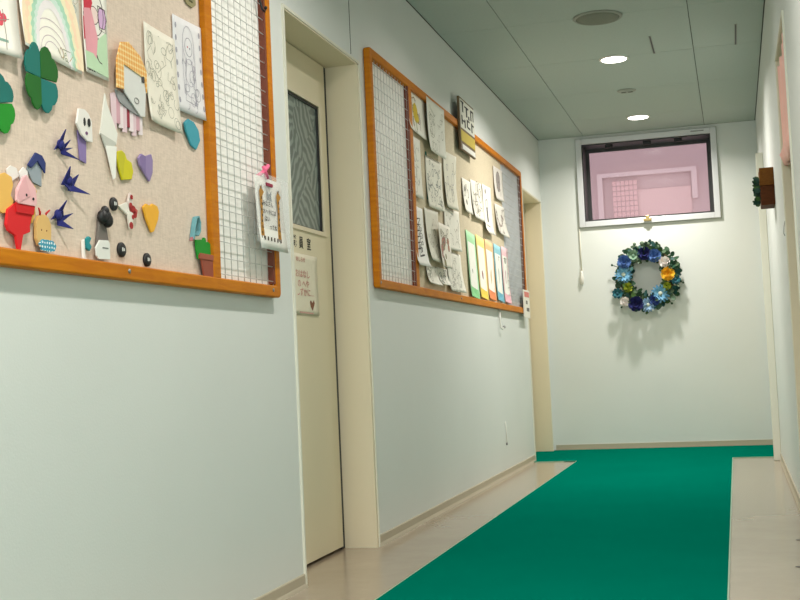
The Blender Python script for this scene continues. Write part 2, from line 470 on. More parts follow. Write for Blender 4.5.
b = MB(); b.lathe([(.004, 0), (.013, .01), (.016, .05), (.011, .09), (.005, .11)], (.298, D-.018, 1.31), (0, 0, 1), 12); b.obj('grip', M['white'], op)
b = MB(); b.box(.288, .308, D-.012, D, 1.415, 1.445); b.obj('bracket', M['white'], op)

# building seen through the far window
bd = thing('neighbouring_building', 'pink building with a lattice window seen through the far window', 'building', (.8, 11.8, 0))
pinkw = mat('pink render', rgb(190, 152, 155), .8, var=.06, vscale=1.2)
b = MB(); b.box(-4, 6, 11.8, 12.2, -1, 5); b.obj('facade', pinkw, bd)
pale = mat('pale pink trim', rgb(212, 178, 180), .7)
b = MB(); b.box(.24, 1.18, 11.77, 11.8, 2.46, 2.50); b.box(.24, .29, 11.77, 11.8, 1.6, 2.46); b.box(1.13, 1.18, 11.77, 11.8, 2.2, 2.46); b.obj('surround', pale, bd)
b = MB(); lat = mat('rosy lattice glazing', rgb(240, 186, 188), .5); b.box(.38, .62, 11.785, 11.8, 1.5, 2.42)
lw = b.obj('lattice_window', lat, bd)
b = MB()
for k in range(7): b.box(.38+k*.04-.003, .38+k*.04+.003, 11.775, 11.785, 1.5, 2.42)
for k in range(19): b.box(.38, .62, 11.775, 11.785, 1.52+k*.05-.003, 1.52+k*.05+.003)
b.obj('lattice', pinkw, lw)
b = MB(); b.box(.62, 1.12, 11.787, 11.8, 1.5, 2.32); b.obj('panel', mat('rose panel', rgb(212, 166, 166), .6), bd)

# added unseen back window, an opening for the fill light behind the camera
w2 = thing('added_window', None, None, (.85, YB, bz0), kind='structure')
b = MB(); rect_ring(b, bx0, bx1, bz0, bz1, .05, YB-.08, YB-.02); b.box(.83, .87, YB-.08, YB-.02, bz0+.05, bz1-.05); b.obj('window_frame', M['alu'], w2)

# ------------------------------------------------------------------ ceiling fittings
def downlight(y, label, k=1.0):
    t = thing('ceiling_downlight', label, 'ceiling light', (.843, y, H), group='round downlights along the ceiling')
    b = MB(); b.lathe([(.088, 0), (.088, -.004), (.080, -.008), (.074, -.006), (.072, 0)], (.843, y, H), (0, 0, 1), 40); b.obj('trim_ring', M['white'], t)
    b = MB(); b.lathe([(.073, -.003), (.073, -.0065), (.001, -.0075)], (.843, y, H), (0, 0, 1), 40); b.obj('diffuser', M['lamp'], t)
    l = bpy.data.lights.new('lamp_light', 'AREA'); l.shape = 'DISK'; l.size = .13; l.energy = LAMP_W*k; l.color = LAMP_COL; l.spread = R(LAMP_SPREAD)
    lo = bpy.data.objects.new('lamp_light', l); lo.location = (0, 0, -.011); lo.parent = t; COL.objects.link(lo)
    return t
downlight(9.09, 'lit round downlight nearest the far wall window', .95)
downlight(7.23, 'lit round downlight beside the round speaker grille', 1.25)
for y, lb, k in ((5.37, 'round downlight above the curtained doorway', .22), (3.51, 'round downlight above the near end of the first doorway', .7), (1.65, 'round downlight above the large near notice board', 1), (-.21, 'round downlight directly over the viewpoint', 1), (-2.0, 'round downlight nearest the added back window', 1)):
    downlight(y, lb, k)
sp = thing('ceiling_speaker', 'round grey speaker grille set flush in the ceiling', 'speaker', (.85, 6.295, H))
b = MB(); b.lathe([(.128, 0), (.128, -.006), (.120, -.011), (.113, -.009), (.113, 0)], (.85, 6.295, H), (0, 0, 1), 48); b.obj('rim', M['rim'], sp)
b = MB(); b.lathe([(.1125, -.002), (.1125, -.008), (.08, -.010), (.001, -.011)], (.85, 6.295, H), (0, 0, 1), 48); b.obj('grille', M['grille'], sp)
dt = thing('smoke_detector', 'small flush grey detector plate between the two lit downlights', 'detector', (.84, 8.14, H))
b = MB(); b.lathe([(.062, 0), (.062, -.004), (.055, -.008), (.03, -.012), (.001, -.012)], (.84, 8.14, H), (0, 0, 1), 32); b.obj('body', M['rim'], dt)
b = MB(); b.cbox((.82, 8.14, H-.0125), (.03, .012, .003)); b.cbox((.865, 8.14, H-.0125), (.03, .012, .003)); b.obj('vent', M['gap'], dt)
for x, y0, y1, lb in ((1.083, 6.80, 7.20, 'dark ceiling slot nearer the lit downlight'), (1.545, 6.75, 7.20, 'dark ceiling slot nearer the right wall')):
    t = thing('ceiling_slot', lb, 'air slot', (x, (y0+y1)/2, H), group='narrow ceiling air slots')
    b = MB(); b.box(x-.0075, x-.004, y0, y1, H-.003, H); b.box(x+.004, x+.0075, y0, y1, H-.003, H); b.box(x-.0075, x+.0075, y0-.004, y0, H-.003, H); b.box(x-.0075, x+.0075, y1, y1+.004, H-.003, H); b.obj('frame', M['rim'], t)
    b = MB(); b.box(x-.004, x+.004, y0, y1, H-.0015, H); b.obj('opening', M['black'], t)

# ------------------------------------------------------------------ green floor runner
rn = thing('carpet_runner', 'green carpet runner down the corridor with a cross strip along the far wall', 'carpet', (.85, 4, 0))
poly = [(.318, YB+.1), (1.378, YB+.1), (1.378, 8.60), (W-.008, 8.60), (W-.008, 9.655), (.008, 9.655), (.008, 9.57), (-.122, 9.57), (-.122, 8.745), (.01, 8.745), (.01, 8.62), (.318, 8.60)]
b = MB()
fr = (Vector((0, 0, 0)), Vector((1, 0, 0)), Vector((0, 1, 0)), Vector((0, 0, 1)))
b.prism(poly, .0004, .005, fr); b.obj('pile', M['mat'], rn)
b = MB()
for x in (.313, 1.378): b.box(x, x+.005, YB+.1, 8.6, .0004, .0052)
b.box(1.383, W-.02, 8.594, 8.6, .0004, .0052); b.box(.02, .313, 8.606, 8.612, .0004, .0052)
b.obj('edge_binding', M['matedge'], rn)

# ================================================================== NOTICE BOARDS
def rrect(y0, y1, z0, z1, r, k=5):
    P = []
    for cy, cz, a0 in ((y1-r, z1-r, 0), (y0+r, z1-r, 90), (y0+r, z0+r, 180), (y1-r, z0+r, 270)):
        for i in range(k+1):
            a = R(a0+90*i/k); P.append((cy+r*math.cos(a), cz+r*math.sin(a)))
    return P
def board(label, y0, y1, z0, z1, bars, cork, grids, cx, name='notice_board', fw=.038):
    """bars: list of (ya,yb) inner uprights; grids: (ya,yb) mesh bays; cork: (ya,yb,mat)"""
    t = thing(name, label, 'notice board', (0, (y0+y1)/2, z0))
    b = MB(); b.ring(rrect(y0, y1, z0, z1, .016), rrect(y0+fw, y1-fw, z0+fw, z1-fw, .002), .001, .03)
    f = b.obj('frame', M['orange'], t, bevel=.005)
    for a, e in bars:
        b = MB(); b.box(.008, .028, a, e, z0+fw-.002, z1-fw+.002); b.obj('divider', M['orange'], t, bevel=.003)
    b = MB(); b.box(.001, .010, cork[0], cork[1], z0+fw-.004, z1-fw+.004); b.obj('pin_panel', cork[2], t)
    for a, e in grids:
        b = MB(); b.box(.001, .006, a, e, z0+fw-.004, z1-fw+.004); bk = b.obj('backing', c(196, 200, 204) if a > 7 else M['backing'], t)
        b = MB(); st = .0475; rr = .0014
        n = int((e-a)/st); off = ((e-a)-n*st)/2
        for k in range(n+1):
            y = a+off+k*st; b.tube([(.0185, y, z0+fw), (.0185, y, z1-fw)], rr, 6)
        nz = int((z1-z0-2*fw)/st); oz = ((z1-z0-2*fw)-nz*st)/2
        for k in range(nz+1):
            z = z0+fw+oz+k*st; b.tube([(.0218, a, z), (.0218, e, z)], rr, 6)
        b.obj('wire_grid', M['wire'], t)
    for y, z in cx:
        b = MB(); b.lathe([(.006, 0), (.006, .002), (.003, .0035), (.001, .0035)], (.0295, y, z), NX, 12); b.obj('screw', M['steel'], t)
    return t
B1 = board('large near notice board with orange wood frame and paper crafts', -.22, 3.69, .968, 2.02, [(.30, .35), (3.172, 3.222)], (.34, 3.18, M['cork1']), [(-.182, .30), (3.222, 3.652)], [(2.665, .990), (1.2, .99), (3.62, .99)])
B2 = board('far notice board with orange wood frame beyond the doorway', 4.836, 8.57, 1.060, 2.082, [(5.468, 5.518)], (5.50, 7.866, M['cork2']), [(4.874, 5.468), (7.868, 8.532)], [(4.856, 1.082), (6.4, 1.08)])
# shaded inner sides of the bars at the mesh bays, painted as red brown strips
for t, y, z0, z1 in ((B1, 3.64, 1.012, 1.98), (B2, 5.455, 1.1, 2.044), (B2, 8.52, 1.1, 2.044)):
    b = MB(); b.box(.006, .0265, y, y+.013, z0, z1); b.obj('shaded_bar_side', M['brown'], t)

# ------------------------------------------------------------------ pinned papers
PLANE = .0115
class Paper:
    """a sheet pinned at its top edge; quad TL,TR,BR,BL in (y,z)"""
    def __init__(s, name, label, cat, quad, m, group=None, curl=.006, x0=.0135, edge=.0, seed=0, fold=0):
        s.q = [Vector(p) for p in quad]; s.curl = curl; s.x0 = x0; s.seed = seed; s.fold = fold
        cy = sum(p[0] for p in quad)/4; cz = min(p[1] for p in quad)
        s.t = thing(name, label, cat, (x0, cy, cz), group)
        b = MB(); b.mat(m); b.sheet(lambda u, v: s.at(u, v, 0), 8, 12, .0005, NX); s.sheet = b.obj('sheet', None, s.t)
        s.art = None
    def at(s, u, v, off=.0007):
        TL, TR, BR, BL = s.q
        p = (TL*(1-u)+TR*u)*(1-v)+(BL*(1-u)+BR*u)*v
        x = s.x0+s.curl*(v**3)*(1+.35*math.sin(3*u+s.seed))+.0015*math.sin(5*u+2.3*v+s.seed)*min(1, v*4)+s.curl*.5*(abs(u-.5)*2)**3*(.3+.7*v)
        if s.fold and v > .93: x += (v-.93)*s.fold
        return (x+off, p[0], p[1])
    def stroke(s, pts, w, mt, closed=False):
        if s.art is None: s.art = MB()
        b = s.art; b.mat(mt)
        if closed: pts = pts+[pts[0]]
        sz = ((s.q[1]-s.q[0]).length, (s.q[3]-s.q[0]).length)
        P = [Vector((u*sz[0], v*sz[1])) for u, v in pts]; Q = [P[0]]
        for a, e in zip(P, P[1:]):
            k = max(1, int((e-a).length/.03))
            Q += [a+(e-a)*(i/k) for i in range(1, k+1)]
        last = None
        for i, p in enumerate(Q):
            d = Q[min(i+1, len(Q)-1)]-Q[max(i-1, 0)]
            if d.length < 1e-7: continue
            d.normalize(); n = Vector((-d.y, d.x))*(w/2)
            k = b.add([s.at((p.x+n.x)/sz[0], (p.y+n.y)/sz[1]), s.at((p.x-n.x)/sz[0], (p.y-n.y)/sz[1])])
            if last is not None: b.face([last, last+1, k+1, k])
            last = k
    def blob(s, pts, mt, off=.0006):
        if s.art is None: s.art = MB()
        s.art.mat(mt); cu = sum(p[0] for p in pts)/len(pts); cv = sum(p[1] for p in pts)/len(pts)
        n = s.art.add([s.at(cu, cv, off)]+[s.at(u, v, off) for u, v in pts]); k = len(pts)
        for i in range(k): s.art.face([n, n+1+i, n+1+(i+1) % k])
    def circ(s, u, v, r, w, mt, k=12, asp=None, fill=None, a0=0, a1=360):
        sz = ((s.q[1]-s.q[0]).length, (s.q[3]-s.q[0]).length)
        P = [(u+r*math.cos(R(a0+(a1-a0)*i/k))/sz[0], v+r*(asp or 1)*math.sin(R(a0+(a1-a0)*i/k))/sz[1]) for i in range(k+1)]
        if fill: s.blob(P[:-1], fill)
        if w: s.stroke(P, w, mt)
    def done(s, nm='pencil_drawing'):
        if s.art: s.art.obj(nm, None, s.t)
        return s.t
def pencil(p, seed, n=14, w=.0022, cols=((120, 116, 108),), box=(.1, .1, .9, .9), sc=.02):
    r = random.Random(seed); u0, v0, u1, v1 = box
    for i in range(n):
        m = c(*r.choice(cols)); u = r.uniform(u0, u1); v = r.uniform(v0, v1); k = r.random()
        if k < .35: p.circ(u, v, sc*r.uniform(.4, 1.2), w, m, 9, r.uniform(.7, 1.4))
        elif k < .7:
            pts = [(u, v)]
            for _ in range(r.randint(3, 6)):
                pts.append((min(u1, max(u0, pts[-1][0]+r.uniform(-.14, .14))), min(v1, max(v0, pts[-1][1]+r.uniform(-.09, .09)))))
            p.stroke(pts, w, m)
        else:
            p.circ(u, v, sc*r.uniform(.5, 1.1), w, m, 7, 1.2, a0=r.uniform(0, 360), a1=r.uniform(120, 500))
def textlines(p, seed, v0, v1, n, w=.003, m=None, u0=.15, u1=.85, cols=1):
    r = random.Random(seed)
    for i in range(n):
        v = v0+(v1-v0)*i/max(1, n-1); u = u0
        while u < u1-.03:
            l = r.uniform(.04, .12); p.stroke([(u, v+r.uniform(-.004, .004)), (min(u1, u+l), v)], w, m); u += l+r.uniform(.03, .05)

WHITE, CREAM, OFF = c(238, 234, 224), c(228, 222, 200), c(232, 230, 226)
# --- board 1 sheets -------------------------------------------------
p = Paper('drawing', 'pencil drawing of a person with a red flower, leftmost on the near board', 'drawing', [(1.985, 1.63), (2.235, 1.63), (2.223, 1.41), (1.975, 1.40)], WHITE, curl=.012)
g = c(150, 140, 130)
p.circ(.72, .42, .018, .0018, g); p.stroke([(.65, .55), (.62, .8), (.66, .95)], .002, g); p.stroke([(.8, .55), (.82, .8), (.8, .95)], .002, g)
for du, dv in ((0, 0), (.07, .03), (-.06, .04), (.02, .08)): p.circ(.74+du, .6+dv, .010, 0, g, fill=c(214, 74, 92))
p.stroke([(.74, .66), (.73, .78)], .004, c(120, 160, 120)); p.stroke([(.6, .62), (.72, .68), (.88, .63)], .0018, g); p.stroke([(.64, .86), (.84, .86)], .006, c(130, 165, 150))
pencil(p, 4, 12, .0016, ((160, 150, 145), (200, 150, 150)), (.05, .05, .5, .9)); p.done()
p = Paper('drawing', 'large rainbow drawing hanging above the four leaf clover', 'drawing', [(2.222, 1.68), (2.490, 1.68), (2.484, 1.437), (2.250, 1.449)], c(244, 240, 228), curl=.006, seed=1)
for rad, w, col in ((.226, .020, (244, 224, 190)), (.206, .020, (246, 214, 182)), (.187, .018, (240, 230, 192)), (.166, .018, (168, 210, 184)), (.149, .016, (206, 226, 214)), (.130, .018, (234, 228, 228))):
    P = []
    for i in range(25):
        a = R(176+188*i/24); u = .52+rad*.58*math.cos(a)/.27; v = 1.02+rad*1.02*math.sin(a)/.24
        P.append((min(.99, max(.01, u)), min(.97, max(.02, v))))
    p.stroke(P, w, c(*col))
for rad in (.095, .075, .055, .04): p.circ(.5, .98, rad, .0016, c(190, 170, 180), 14, .9, a0=195, a1=345)
pencil(p, 8, 9, .0018, ((140, 150, 120), (180, 150, 90)), (.6, .84, .93, .95), .009)
pencil(p, 9, 10, .0016, ((200, 190, 170), (180, 190, 180)), (.74, .1, .95, .8), .015); p.done()
p = Paper('drawing', 'drawing of a girl with a red hat in pink and green, right of the rainbow', 'drawing', [(2.503, 1.69), (2.622, 1.69), (2.613, 1.449), (2.503, 1.449)], WHITE, curl=.006, seed=2)
k = c(60, 40, 46); pk = c(228, 158, 168); rd = c(206, 44, 66); gn = c(186, 214, 178)
p.blob([(.05, .78), (.35, .84), (.6, .62), (.95, .5), (.98, .97), (.05, .95)], gn)
p.blob([(.05, .36), (.4, .32), (.62, .6), (.5, .86), (.1, .8)], pk, .0008)
p.blob([(.06, .22), (.3, .12), (.46, .26), (.34, .38), (.08, .36)], rd, .001)
p.blob([(.02, .44), (.22, .5), (.24, .62), (.02, .68)], rd, .001)
p.circ(.5, .38, .022, .002, k, fill=c(238, 214, 206)); p.circ(.56, .36, .035, .0022, k, 14, 1.5, a0=-120, a1=120)
p.circ(.8, .38, .02, .0018, k, 6, 1.4, fill=c(206, 168, 206)); p.stroke([(.66, .26), (.92, .28), (.94, .52), (.7, .5)], .002, k, True)
p.circ(.72, .72, .026, .003, k, 12, 1.2, a0=-30, a1=250); p.stroke([(.05, .4), (.2, .6), (.1, .8)], .003, k); p.stroke([(.4, .45), (.46, .7), (.62, .84)], .003, k); p.stroke([(.3, .5), (.3, .78)], .002, k)
for i in range(5): p.circ(.12+.08*i, .74+.012*i, .004, 0, k, 6, fill=c(245, 240, 240))
textlines(p, 3, .9, .96, 2, .003, k, .05, .5); p.done()
p = Paper('drawing', 'cream sheet of faint character sketches right of the paper face', 'drawing', [(2.813, 1.652), (2.993, 1.648), (2.997, 1.386), (2.811, 1.391)], c(238, 232, 216), curl=.012, seed=3)
pencil(p, 21, 46, .0016, ((176, 172, 156), (160, 160, 148)), (.08, .07, .92, .93), .014); p.done()
p = Paper('drawing', 'white pencil drawing of a standing girl, at the right of the beige pin area', 'drawing', [(2.986, 1.719), (3.170, 1.726), (3.186, 1.456), (2.99, 1.453)], c(230, 228, 230), curl=.006, seed=4)
g = c(150, 146, 160); g2 = c(178, 172, 186)
p.circ(.5, .28, .022, .002, g, 14, 1.2); p.circ(.5, .26, .034, .0018, g2, 14, 1.6); p.circ(.47, .28, .003, 0, g, 6, fill=c(200, 90, 100)); p.circ(.54, .29, .003, 0, g, 6, fill=c(90, 90, 120))
p.stroke([(.42, .4), (.36, .6), (.3, .86), (.66, .88), (.62, .6), (.56, .4)], .002, g); p.circ(.5, .55, .03, .0018, g2, 12, 1.3)
p.stroke([(.32, .25), (.28, .55), (.3, .78)], .0018, g2); p.stroke([(.68, .25), (.7, .55), (.68, .8)], .0018, g2)
for i in range(7):
    for u in (.1, .9): p.circ(u, .1+.13*i, .005, .0015, g, 6, 1.6, fill=c(170, 168, 178))
pencil(p, 33, 16, .0016, ((170, 166, 180), (150, 150, 160)), (.28, .42, .72, .92), .016); p.done()

# --- folded paper shapes ---------------------------------------------
def heart(cy, cz, w, h, k=10):
    P = []
    for i in range(4*k):
        t = 2*PI*i/(4*k)
        x = 16*math.sin(t)**3; y = 13*math.cos(t)-5*math.cos(2*t)-2*math.cos(3*t)-math.cos(4*t)
        P.append((cy+x/32*w, cz+(y+2.5)/29*h))
    return P
def facet(cy, cz, w, h, pts): return [(cy+(u-.5)*w, cz+(.5-v)*h) for u, v in pts]
def layer(name, poly, mt, parent, x=.012, th=.004, bevel=.0008, tilt=0):
    b = MB(); b.mat(mt)
    cy = sum(p[0] for p in poly)/len(poly)
    b.prism(poly, x, x+th)
    if tilt: b.v = [(vx+(vy-cy)*tilt, vy, vz) for vx, vy, vz in b.v]
    return b.obj(name, None, parent, bevel=bevel)
def crease(a, e, x, parent, mt, w=.0016, nm='crease'):
    b = MB(); b.mat(mt); a, e = Vector((x, *a)), Vector((x, *e)); d = (e-a).normalized(); n = Vector((1, 0, 0)).cross(d)*w/2
    k = b.add([a+n, a-n, e-n, e+n]); b.face([k, k+1, k+2, k+3]); return b.obj(nm, None, parent)

# four leaf clovers: four heart leaves
def clover(label, cy, cz, w, h, cols, rot=0):
    t = thing('paper_clover', label, 'paper clover', (.02, cy, cz), 'folded four leaf clovers')
    for i, (sy, sz) in enumerate(((-1, 1), (1, 1), (1, -1), (-1, -1))):
        P = [(0, .0), (.0, .38), (.06, .46), (.14, .5), (.22, .49), (.30, .43), (.33, .36), (.40, .34), (.46, .28), (.5, .20), (.5, .10), (.45, .01)]
        q = []
        for u, v in P:
            y, z = sy*u*w, sz*v*h
            y, z = y*math.cos(rot)-z*math.sin(rot), y*math.sin(rot)+z*math.cos(rot)
            q.append((cy+y, cz+z))
        layer('leaf', q, cols[i], t, .021+.0015*(i % 2), .004, .0012, tilt=.05*sy)
    return t
tealc, dkg, brg = c(0, 110, 100), c(14, 92, 16), c(10, 122, 26)
clover('green and teal four leaf clover overlapping the rainbow drawing', 2.306, 1.39, .128, .148, (tealc, dkg, c(0, 112, 106), c(8, 98, 14)))
clover('four leaf clover with a bright green leaf cut off by the left picture edge', 2.135, 1.30, .125, .125, (dkg, c(0, 104, 96), c(14, 138, 26), tealc), .2)

t = thing('paper_ghost', 'white paper ghost face bookmark with a purple tail', 'paper craft', (.012, 2.48, 1.25))
layer('tail', [(2.468, 1.305), (2.506, 1.30), (2.503, 1.232), (2.475, 1.236)], c(138, 118, 172), t, .012, .003)
layer('face', facet(2.486, 1.319, .084, .074, [(.0, .55), (.16, .05), (.55, .0), (.78, .08), (.98, .3), (1, .95), (.66, .98), (.3, .85)]), c(240, 236, 230), t, .018, .005, tilt=-.1)
for (y, z) in ((2.484, 1.326), (2.506, 1.328)): layer('eye', [(y+.0055*math.cos(R(a)), z+.010*math.sin(R(a))) for a in range(0, 360, 40)], M['black'], t, .0225, .002, 0)
layer('mouth', [(2.493+.005*math.cos(R(a)), 1.301+.004*math.sin(R(a))) for a in range(0, 360, 45)], c(120, 80, 120), t, .0225, .002, 0)

navy = c(30, 34, 112)
def crane(label, cy, cz, w, h, P):
    t = thing('paper_bird', label, 'paper bird', (.012, cy, cz), 'dark blue folded paper birds')
    for nm, tri, x, dx in P:
        b = MB(); b.mat(navy); q = facet(cy, cz, w, h, tri); n = b.add([(x, *q[0]), (x+dx, *q[1]), (x, *q[2]), (x-.003, *q[0]), (x+dx-.003, *q[1]), (x-.003, *q[2])])
        b.face([n, n+1, n+2]); b.face([n+3, n+5, n+4]); b.face([n, n+3, n+4, n+1]); b.face([n+1, n+4, n+5, n+2]); b.face([n+2, n+5, n+3, n])
        b.obj(nm, None, t)
    b = MB(); b.mat(navy); q = facet(cy, cz, w, h, [(.28, .52)])[0]; b.ball((.02, *q), .012, 8, (.6, 1.0, 1.0)); b.obj('body', None, t)
crane('dark blue paper bird beside the white ghost face', 2.400, 1.258, .070, .062, [('wing', [(.02, .75), (.22, .0), (.45, .55)], .016, .022), ('wing', [(.3, .62), (.98, .98), (.4, .85)], .018, .02), ('tail', [(.3, .65), (.95, .52), (.42, .78)], .02, .004), ('beak', [(.3, .62), (.62, .3), (.48, .68)], .02, .012)])
crane('dark blue paper bird midway between the other two', 2.434, 1.181, .086, .053, [('wing', [(.0, .75), (.04, .0), (.36, .75)], .016, .022), ('wing', [(.3, .62), (1.0, 1.0), (.3, .95)], .018, .02), ('beak', [(.26, .6), (.68, .18), (.5, .75)], .02, .006), ('tail', [(.05, .7), (.3, 1.0), (.4, .7)], .02, .004)])
crane('dark blue paper bird lowest of the three, above the wooden ledge', 2.381, 1.098, .072, .062, [('wing', [(.0, .72), (.42, .0), (.5, .55)], .016, .022), ('wing', [(.3, .6), (.75, 1.0), (.32, .9)], .018, .02), ('beak', [(.3, .6), (1.0, .38), (.5, .75)], .02, .008), ('tail', [(.1, .6), (.36, .36), (.6, .62)], .02, .01)])

t = thing('paper_necktie', 'white folded paper tie below the paper face with orange hair', 'paper craft', (.012, 2.614, 1.24))
layer('upper_panel', facet(2.612, 1.314, .078, .208, [(.36, .0), (.46, .12), (.95, .44), (.86, .58), (.0, .50), (.1, .42)]), c(230, 228, 218), t, .012, .004, tilt=.12)
layer('band', facet(2.612, 1.314, .078, .208, [(.0, .49), (.88, .55), (.6, .66), (.25, .64)]), c(196, 196, 186), t, .014, .004, tilt=.05)
layer('lower_panel', facet(2.612, 1.314, .078, .208, [(.24, .62), (.82, .6), (.72, .97), (.6, 1.0)]), c(238, 236, 228), t, .0175, .003, tilt=.1)

# paper face with gingham hair and a striped collar
t = thing('paper_doll', 'paper face with orange checked hair and pink striped collar', 'paper doll', (.014, 2.71, 1.34))
def gingham():
    m = bpy.data.materials.new('orange gingham paper'); m.use_nodes = True
    nt = m.node_tree; N = nt.nodes; L = nt.links; b = N['Principled BSDF']; tc = N.new('ShaderNodeTexCoord')
    sx = N.new('ShaderNodeSeparateXYZ'); L.new(tc.outputs['Object'], sx.inputs[0]); f = []
    for ax in ('Y', 'Z'):
        a = N.new('ShaderNodeMath'); a.operation = 'MULTIPLY'; a.inputs[1].default_value = 75; L.new(sx.outputs[ax], a.inputs[0])
        d = N.new('ShaderNodeMath'); d.operation = 'FRACT'; L.new(a.outputs[0], d.inputs[0])
        e = N.new('ShaderNodeMath'); e.operation = 'GREATER_THAN'; e.inputs[1].default_value = .62; L.new(d.outputs[0], e.inputs[0]); f.append(e)
    s = N.new('ShaderNodeMath'); s.operation = 'ADD'; L.new(f[0].outputs[0], s.inputs[0]); L.new(f[1].outputs[0], s.inputs[1])
    h = N.new('ShaderNodeMath'); h.operation = 'MULTIPLY'; h.inputs[1].default_value = .5; L.new(s.outputs[0], h.inputs[0])
    mx = N.new('ShaderNodeMix'); mx.data_type = 'RGBA'; mx.inputs[6].default_value = rgb(232, 164, 78); mx.inputs[7].default_value = rgb(246, 220, 160)
    L.new(h.outputs[0], mx.inputs[0]); L.new(mx.outputs[2], b.inputs['Base Color']); b.inputs['Roughness'].default_value = .8
    return m
gm = gingham(); F = lambda pts: facet(2.715, 1.479, .172, .176, pts)
for i in range(9):
    u = .06+.098*i
    col = (c(222, 196, 202), c(206, 160, 170), c(232, 218, 220))[i % 3] if i != 4 else c(150, 46, 62)
    z1 = 1.338+.008*((i*5) % 3); y = 2.715+(u-.5)*.172
    layer('collar_strip', [(y-.009, 1.425), (y+.009, 1.43), (y+.008, z1), (y-.008, z1)], col, t, .014+.001*(i % 2), .003, .0005, tilt=.2)
layer('face', F([(.2, .28), (.9, .3), (.98, .62), (.93, .98), (.78, 1.0), (.3, .76), (.18, .62)]), c(222, 222, 218), t, .022, .004, tilt=-.04)
layer('hair_cap', F([(.02, .34), (.16, .06), (.42, .0), (.8, .12), (1.0, .3), (.99, .62), (.93, .42), (.24, .36), (.22, .72), (.0, .74)]), gm, t, .026, .004, tilt=-.04)
layer('chin_fold', F([(.06, .74), (.3, .76), (.78, 1.0), (.55, .98), (.18, .9)]), c(150, 152, 152), t, .018, .004)
for u in (.36, .87): layer('eye', F([(u-.03, .40), (u+.03, .40), (u+.03, .49), (u-.03, .48)]), c(70, 66, 64), t, .0245, .003, 0)
mc = F([(.64, .80)])[0]; b = MB(); b.mat(c(140, 136, 132)); b.tube([(.0268, mc[0]+.012*math.cos(R(a)), mc[1]+.007*math.sin(R(a))) for a in range(0, 361, 24)], .001, 6); b.obj('mouth', None, t)

# hearts
def pheart(label, cy, cz, w, h, col, col2, rot=0, shape=None):
    t = thing('paper_heart', label, 'paper heart', (.012, cy, cz), 'folded paper hearts')
    P = facet(cy, cz, w, h, shape) if shape else heart(cy, cz, w, h)
    if rot:
        P = [(cy+(y-cy)*math.cos(rot)-(z-cz)*math.sin(rot), cz+(y-cy)*math.sin(rot)+(z-cz)*math.cos(rot)) for y, z in P]
    layer('front_fold', P, c(*col), t, .012, .006, .0012, tilt=-.06)
    layer('flap', [(cy+(y-cy)*.96, cz+(z-cz)*.96) for y, z in P if y <= cy+.002], c(*col2), t, .0165, .003, .0006, tilt=-.06)
pheart('teal paper heart next to the orange divider, below the standing girl drawing', 3.083, 1.401, .112, .078, (64, 158, 176), (120, 190, 200), 0, [(.0, .2), (.25, .0), (.62, .02), (.92, .25), (1, .6), (.72, 1.0), (.42, .92), (.1, .5)])
pheart('crumpled lime yellow paper heart beside the white tie', 2.687, 1.253, .09, .074, (214, 204, 24), (200, 192, 34), 0, [(.02, .1), (.3, .0), (.5, .08), (.6, .25), (.9, .3), (1, .6), (.88, .88), (.3, 1.0), (.14, .7), (.0, .35)])
pheart('purple paper heart right of the lime yellow one', 2.796, 1.269, .088, .074, (150, 130, 176), (134, 114, 164), 0, [(.0, .3), (.2, .12), (.5, .15), (.9, .0), (1, .2), (.96, .65), (.72, 1.0), (.45, .8), (.1, .55)])
pheart('orange yellow paper heart near the middle of the lower board', 2.817, 1.138, .098, .076, (246, 180, 50), (250, 198, 90), 0, [(.0, .2), (.2, .06), (.42, .1), (.6, .0), (.9, .04), (1, .22), (.92, .5), (.62, .95), (.48, 1.0), (.2, .62)])

t = thing('paper_star', 'white origami star with red blotches', 'paper star', (.012, 2.695, 1.10))
S = lambda pts: facet(2.695, 1.143, .092, .092, pts)
wht, rd = c(232, 226, 214), c(166, 36, 36)
layer('left_point', S([(.0, .42), (.42, .28), (.52, .5), (.4, .62)]), wht, t, .012, .006, tilt=.1)
layer('top_point', S([(.6, .0), (.66, .02), (.74, .3), (.52, .4), (.48, .24)]), c(220, 206, 198), t, .013, .006)
layer('right_point', S([(.6, .3), (.98, .44), (.92, .6), (.62, .62)]), c(196, 90, 80), t, .014, .006)
layer('bottom_point', S([(.4, .5), (.72, .55), (.66, .82), (.52, 1.0), (.46, .84)]), wht, t, .015, .006)
for u, v, r in ((.56, .36, .008), (.7, .45, .010), (.78, .58, .009), (.55, .9, .009), (.62, .12, .006), (.66, .66, .006)):
    q = S([(u, v)])[0]; layer('red_blotch', [(q[0]+r*math.cos(R(a)), q[1]+r*math.sin(R(a))) for a in range(0, 360, 40)], rd, t, .0205, .0015, 0)

# black round magnets
for y, z, r, lb in ((2.628, 1.152, .0165, 'black oval magnet left of the red blotched star'), (2.660, 1.043, .0185, 'black oval magnet on the lower board below the star'), (2.792, 1.028, .0175, 'black oval magnet below the orange yellow heart')):
    t = thing('board_magnet', lb, 'magnet', (.011, y, z), 'black oval magnets')
    b = MB(); b.lathe([(r, 0), (r, .005), (r*.85, .0075), (.001, .0085)], (.0105, y, z), NX, 24); b.obj('cap', M['black'], t)
    b = MB(); b.mat(c(215, 215, 210)); b.box(.0185, .0195, y-.006, y-.001, z-.004, z+.005); b.box(.0185, .0195, y+.002, y+.006, z-.003, z+.004); b.obj('mark', None, t)

